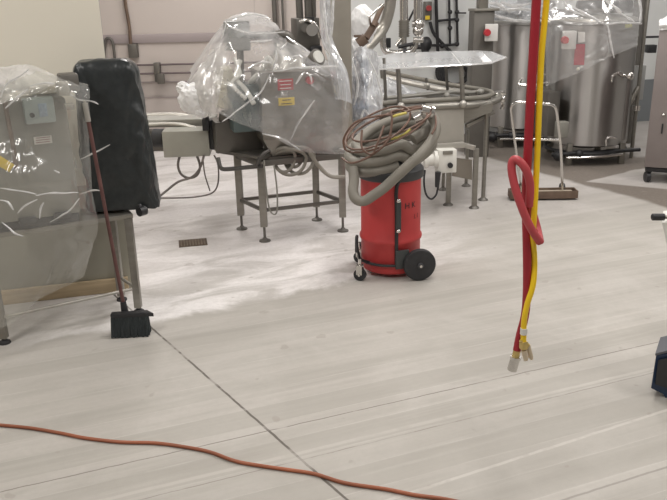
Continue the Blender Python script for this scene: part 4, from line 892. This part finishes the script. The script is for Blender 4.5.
b = MB(); b.bar(cbp(.03, .04, ze - .03), cbp(.76, .04, ze - .03), .04); b.build('base_bar', BLACK, cbn)
b = MB(); rows = [[cbp(-.01, .5, zT + .05), cbp(.3, .5, zT + .12), cbp(.8, .5, zT + .05)], [cbp(-.01, .25, zT + .06), cbp(.3, .25, zT + .2), cbp(.8, .25, zT + .1)], [cbp(-.01, -.01, zT + .04), cbp(.3, -.02, zT + .08), cbp(.8, -.02, zT + .04)], [cbp(.0, -.02, zT - .03), cbp(.3, -.03, zT - .02), cbp(.8, -.03, zT - .04)]]
drape(b, rows, 16, 12, 0.02, 1.4, 1.2, 6.6); tag(b.build('plastic_sheet', FILMW), 'white plastic sheet on top of the vented cabinet at the right edge', 'plastic sheet')
# equipment at the right edge, near
cart = thing('cart', 'white-bodied cart with a black grip and dark blue foot, cut off at the right edge', 'cart', tuple(G(690, 395)))
Yc = 3.45
g0 = A(653, 217, Yc); b = MB(); b.cyl(g0, A(664, 217, Yc), 0.017, n=16); b.ball(g0, 0.0172, (.5, 1, 1)); b.build('grip', BLACK, cart)
b = MB(); b.cyl(A(663, 217, Yc), A(690, 217, Yc + .02), 0.010); b.build('grip_rod', STEEL, cart)
b = MB(); b.prism([A(662, 223, Yc), A(720, 216, Yc), A(720, 370, Yc), A(700, 370, Yc), A(671, 262, Yc)], (0.09, 0.20, 0)); b.build('body', WHITEP, cart)
b = MB()
fz = 0.0
ptop = [A(656, 356, 3.38), A(700, 346, 3.38), A(700, 425, 3.38), A(671, 406, 3.38), A(663, 394, 3.38), A(651, 388, 3.38)]
b.prism(ptop, (0.10, 0.18, 0)); b.build('foot', BLUE, cart)
b = MB(); b.prism([A(658, 360, 3.372), A(700, 351, 3.372), A(700, 395, 3.372), A(668, 388, 3.372), A(655, 384, 3.372)], (0, -0.004, 0)); b.build('foot_recess', BLACK, cart)
b = MB(); pb_ = A(710, 370, Yc); b.box((pb_.x + .12, Yc + .10, (pb_.z + .02) / 2), (0.22, 0.18, pb_.z + .02), 0, .005); b.build('base', STEELD, cart)
b = MB(); b.prism([p + V((0, 0, .002)) for p in (A(655, 356, 3.38), A(700, 345, 3.38), A(700, 345, 3.38) + V((.10, .18, 0)), A(655, 356, 3.38) + V((.10, .18, 0)))], (0, 0, 0.012)); b.build('foot_top', mat('scuffed_blue_grey', (0.10, 0.105, 0.12), .5), cart)

# ================================================================== RED VACUUM DRUM
vc = V((0.425, 5.33, 0)); rd = 0.218
vac = thing('drum_vacuum', 'red steel drum vacuum on a black wheeled dolly, in the centre', 'drum vacuum', (vc.x, vc.y, 0))
zb_, zt2 = 0.035, 0.735
b = MB(); prof = [(rd * .93, zb_), (rd * .97, zb_ + .01), (rd, zb_ + .03), (rd, .255), (rd + .010, .268), (rd + .012, .28), (rd + .010, .292), (rd, .305), (rd, .50), (rd, zt2 - .02), (rd + .008, zt2 - .01), (rd + .008, zt2)]
b.lathe(prof, vc, 72); dm_ = b.build('drum', DRUMRED, vac)
b = MB(); b.lathe([(rd + .014, zt2 - .012), (rd + .02, zt2), (rd + .018, zt2 + .05), (rd - .01, zt2 + .08), (rd - .05, zt2 + .14), (.08, zt2 + .16)], vc, 56); b.build('motor_head', mat('dark_grey_head', (0.045, 0.047, 0.05), .5), vac)
ca = R(-90)
def wrap(row_z, phi0):
    def f(p):
        phi = phi0 + p.x / (rd + .002)
        return vc + V((math.cos(phi) * (rd + .002 + p.z), math.sin(phi) * (rd + .002 + p.z), row_z + p.y))
    return f
ph = R(-55)
text_mesh('H K', 0.060, None, 'stencil_text', BLACK, dm_, wrap(0.545, ph))
text_mesh('L I', 0.050, None, 'stencil_text', mat('faded_stencil', (0.20, 0.03, 0.03), .6), dm_, wrap(0.455, ph + .28))
# dolly
b = MB()
def cyp(phi, z, off=0.012): return vc + V((math.cos(R(phi)) * (rd + off), math.sin(R(phi)) * (rd + off), z))
pc = -84
b.tube([cyp(-70, .80, .03), cyp(pc, .70), cyp(pc, .5), cyp(pc, .3), cyp(pc, .13)], 0.013, 8, 3)
b.tube([cyp(pc, .115, .02)] + [cyp(a, .115, .02) for a in range(pc - 12, -200, -12)], 0.011, 8, 2)
b.tube([cyp(a, .115, .02) for a in range(pc, 30, 12)], 0.011, 8, 2)
b.build('dolly_frame', BLACK, vac)
b = MB(); b.tube([cyp(-160, .12, .03), cyp(-158, .2, .05), cyp(-160, .27, .05), cyp(-164, .29, .04), cyp(-172, .27, .04), cyp(-176, .15, .04)], 0.009, 8); b.build('foot_loop', BLACK, vac)
b = MB(); b.box(cyp(-74, .16, .02), (0.10, 0.02, 0.14), R(14), .004); b.build('bracket', mat('charcoal_metal', (0.05, 0.055, 0.055), .45), vac)
b = MB(); b.box(cyp(pc + 3, .48, .02), (0.035, 0.02, 0.22), R(6), .004); b.build('grip_sleeve', MATS['charcoal_metal'], vac)
b = MB()
for z in (.60, .38): b2 = MB(); b2.ball(cyp(pc + 2, z, .035), .016); b2.build('bolt', CHROME, vac)
b.bm.free()
# big wheels
for (px_, py_, Y_) in ((419.5, 264.5, 5.10), (None, None, None)):
    if px_: wc = A(px_, py_, Y_)
    else: wc = V((0.52, 5.58, 0.115))
    wc.z = 0.118
    axw = V((0.16, -1, 0)).normalized()
    b = MB()
    b.lathe([(0.098, -.024), (0.112, -.022), (0.118, -.012), (0.118, .012), (0.112, .022), (0.098, .024)], wc, 40, axw); wh = b.build('wheel', BLACKR, vac)
    b = MB(); b.lathe([(0.098, -.010), (0.098, .010)], wc, 40, axw)
    b.lathe([(0.022, -.03), (0.022, .034), (0.014, .038)], wc, 20, axw)
    q_ = axw.to_track_quat('Z', 'Y').to_matrix()
    b.build('rim', mat('wheel_grey', (0.055, 0.055, 0.06), .55), wh); b = MB()
    for k in range(5):
        a = 2 * PI * k / 5; pa = wc + q_ @ V((math.cos(a) * .02, math.sin(a) * .02, .012)); pb = wc + q_ @ V((math.cos(a) * .095, math.sin(a) * .095, .012)); b.bar(pa, pb, .02, .02, .003)
    b.build('spokes', mat('spoke_grey', (0.16, 0.16, 0.165), .5), wh)
    b = MB(); b.cyl(wc + axw * .037, wc + axw * .044, .010); b.build('axle_nut', CHROME, wh)
# casters
for (p, s_) in ((A(360, 272, 5.12), 1), (V((0.20, 5.50, 0.05)), 1)):
    p = V((p.x, p.y, .045)); b = MB(); b.cyl(p - V((.006, 0.014, 0)), p + V((.006, .014, 0)), .045, n=24); cs_ = b.build('caster', BLACKR, vac)
    b = MB(); b.box(p + V((-.008, -.02, .040)), (.045, .006, .075), R(-22), .001); b.box(p + V((.008, .02, .040)), (.045, .006, .075), R(-22), .001); b.box(p + V((0, 0, .073)), (.046, .06, .008), R(10), .001); b.cyl(p + V((0, 0, .07)), p + V((0.0, 0, .12)), .013); b.cyl(p - V((.010, .026, 0)), p + V((.01, .026, 0)), .009); b.build('fork', CHROME, cs_)
    b = MB(); b.bar(p + V((0, 0, .115)), vc + (p - vc).normalized() * (rd + .01) + V((0, 0, .115 - (p - vc).normalized().z * (rd + .01))), .02); b.build('arm', BLACK, cs_)

# hose heap on top
def loop(cx_, cy_, rx, ry, tilt, Y, dY, n=14, a0=0, a1=2 * PI, ph=0.0):
    out = []
    for i in range(n + 1):
        t = a0 + (a1 - a0) * i / n
        x = rx * math.cos(t); y = ry * math.sin(t)
        X = cx_ + x * math.cos(tilt) + y * math.sin(tilt); Yp = cy_ - x * math.sin(tilt) + y * math.cos(tilt)
        out.append(A(X, Yp, Y - dY * math.sin(t)))
    return out
b = MB()
P = []
for k, (cx_, cy_, rx, ry, tlt) in enumerate(((391, 153, 43, 15, 17), (391, 143, 44, 15, 19), (394, 134, 40, 13, 20))):
    P += loop(cx_, cy_, rx, ry, R(tlt), 5.33, 0.20, 16, PI / 2 - .1, PI / 2 - .1 + 2 * PI * .95)
b.tube(P, 0.038, 12, 4)
b.tube([A(353, 168, 5.18), A(354, 180, 5.12), A(353, 191, 5.06), A(356, 199, 5.02), A(364, 201, 5.01), A(374, 195, 5.00), A(385, 187, 5.00), A(398, 175, 5.00), A(410, 164, 5.01), A(421, 154, 5.04), A(432, 140, 5.10), A(436, 127, 5.16), A(432, 116, 5.2)], 0.036, 12, 5)
hose = b.build('vacuum_hose', HOSEG); tag(hose, 'thick grey vacuum hose heaped in loops on the red drum', 'hose')
b = MB(); b.cyl(A(414, 119, 5.1), A(421, 115, 5.1), 0.045, .040); b.cyl(A(421, 110, 5.18), A(429, 112, 5.18), 0.036); b.cyl(A(430, 112, 5.18), A(433, 113, 5.18), 0.045); b.build('hose_cuff', CHROME, hose)
b = MB()
for (c_, r_, Y, tl) in (((386, 130), (45, 14), 5.17, 24), ((378, 128), (36, 15), 5.15, 28), ((392, 124), (42, 11), 5.19, 20)):
    b.tube(loop(c_[0], c_[1], r_[0], r_[1], R(tl), Y, 0.17, 18), 0.0075, 8, 4)
b.tube([A(342, 158, 5.1), A(352, 163, 4.98), A(372, 155, 4.95), A(388, 140, 4.96), A(392, 120, 5.0), A(391, 112, 5.03), A(400, 110, 5.08), A(407, 113, 5.1)], 0.0075, 8)
b.tube([A(362, 130, 5.0), A(362, 148, 4.95), A(372, 154, 4.94), A(378, 142, 4.94), A(384, 126, 5.0)], 0.0075, 8)
b.tube([A(345, 150, 5.1), A(344, 138, 5.1), A(356, 122, 5.08), A(378, 116, 5.1), A(398, 114, 5.1), A(420, 108, 5.15), A(433, 112, 5.2), A(436, 124, 5.1), A(432, 134, 5.05)], 0.0075, 8)
cd_ = b.build('power_cord', COPPER, vac)
b = MB(); b.tube([A(391, 139, 5.05), A(400, 136.5, 5.03), A(406, 133, 5.02), A(410, 129, 5.03)], 0.009, 8); c2_ = b.build('cord_tie', mat('yellow_green_cord', (0.50, 0.43, 0.10), .5), cd_); c2_['label'] = 'yellow cord tie'
b = MB(); b.tube([A(392, 117, 5.02), A(398, 115, 5.02), A(406, 113, 5.05)], 0.009, 8); c2_ = b.build('cord_tie', MATS['yellow_green_cord'], cd_)

# ================================================================== HANGING HOSES
b = MB(); YH = 2.42
b.tube([V((A(540, -60, YH).x, YH, HT)), V((A(540, -60, YH).x, YH, 3.2)), A(540, -60, YH), A(536.5, 0, YH), A(533.5, 50, YH), A(530.5, 100, YH), A(528, 150, YH), A(526, 200, YH + .01), A(527, 250, YH), A(527, 290, YH), A(525, 315, YH), A(520, 335, YH), A(517, 350, YH)], 0.0145, 14, 6)
rh = b.build('red_hose', REDH)
tag(rh, 'dark red hose hanging from above, knotted once around the yellow hose', 'hose')
b = MB()
b.tube([A(529, 206, YH - .02), A(530, 185, YH - .03), A(526, 170, YH - .035), A(519, 161, YH - .03), A(513.5, 160, YH - .02), A(511.5, 168, YH - .02), A(514, 183, YH - .03), A(519, 200, YH - .04), A(526, 218, YH - .045), A(533, 232, YH - .045), A(540, 242, YH - .03)], 0.0135, 14, 6)
b.tube([A(540, 242, YH - .03), A(537, 228, YH + .02), A(532, 210, YH + .035), A(529, 198, YH + .03)], 0.0135, 14, 6)
lo_ = b.build('hose_knot', REDL, rh); lo_['label'] = 'paler red loop of the knot'
b = MB(); p0, p1, p2, p3 = A(518, 347, YH), A(516, 353, YH), A(515, 359, YH), A(512, 370, YH)
b.cyl(p0, p2, 0.014, n=6); b.build('ferrule', BRASS, rh)
b = MB(); b.cyl(p2, p3, 0.0175, n=20); b.cyl(A(516, 356.5, YH), A(515.5, 359, YH), .019); b.build('quick_coupler', CHROME, rh)
b = MB()
b.tube([V((A(552, -60, YH).x, YH + .02, HT)), V((A(552, -60, YH).x, YH + .02, 3.2)), A(550, -60, YH + .02), A(546.5, 0, YH + .02), A(541.5, 55, YH + .01), A(539, 110, YH), A(537, 160, YH), A(534.5, 210, YH - .015), A(533, 235, YH - .01), A(534.5, 262, YH), A(533, 285, YH - .02), A(527, 305, YH - .03), A(524, 322, YH - .03), A(523.5, 342, YH - .03)], 0.0100, 14, 6)
yh = b.build('yellow_hose', YELH); tag(yh, 'bright yellow hose hanging beside the red one, taped near its end', 'hose')
b = MB(); b.cyl(A(524, 328, YH - .03), A(523.5, 334, YH - .03), .0125); b.build('tape', WHITEP, yh)
b = MB(); b.box(A(523.5, 345, YH - .03), (.024, .024, .032), .4, .005); b.cyl(A(521, 340, YH - .03), A(528, 346, YH - .03), .009); b.build('valve_body', BRASS, yh)
b = MB(); b.cyl(A(528, 345, YH - .02), A(531, 357, YH - .02), .008); b.cyl(A(524, 350, YH - .03), A(526, 360, YH - .03), .011, .008); b.cyl(A(529, 356, YH - .02), A(532, 359, YH - .02), .006); b.build('blow_nozzle', mat('pale_fitting', (0.62, 0.52, 0.38), .45, .3), yh)

# clean helper tags
for o in bpy.data.objects:
    if '_o' in o: del o['_o']
sc.view_settings.view_transform = 'Standard'; sc.view_settings.look = 'None'; sc.view_settings.gamma = 1; sc.view_settings.use_curve_mapping = False
sc.view_settings.exposure = -0.60
sc.cycles.transparent_max_bounces = 16
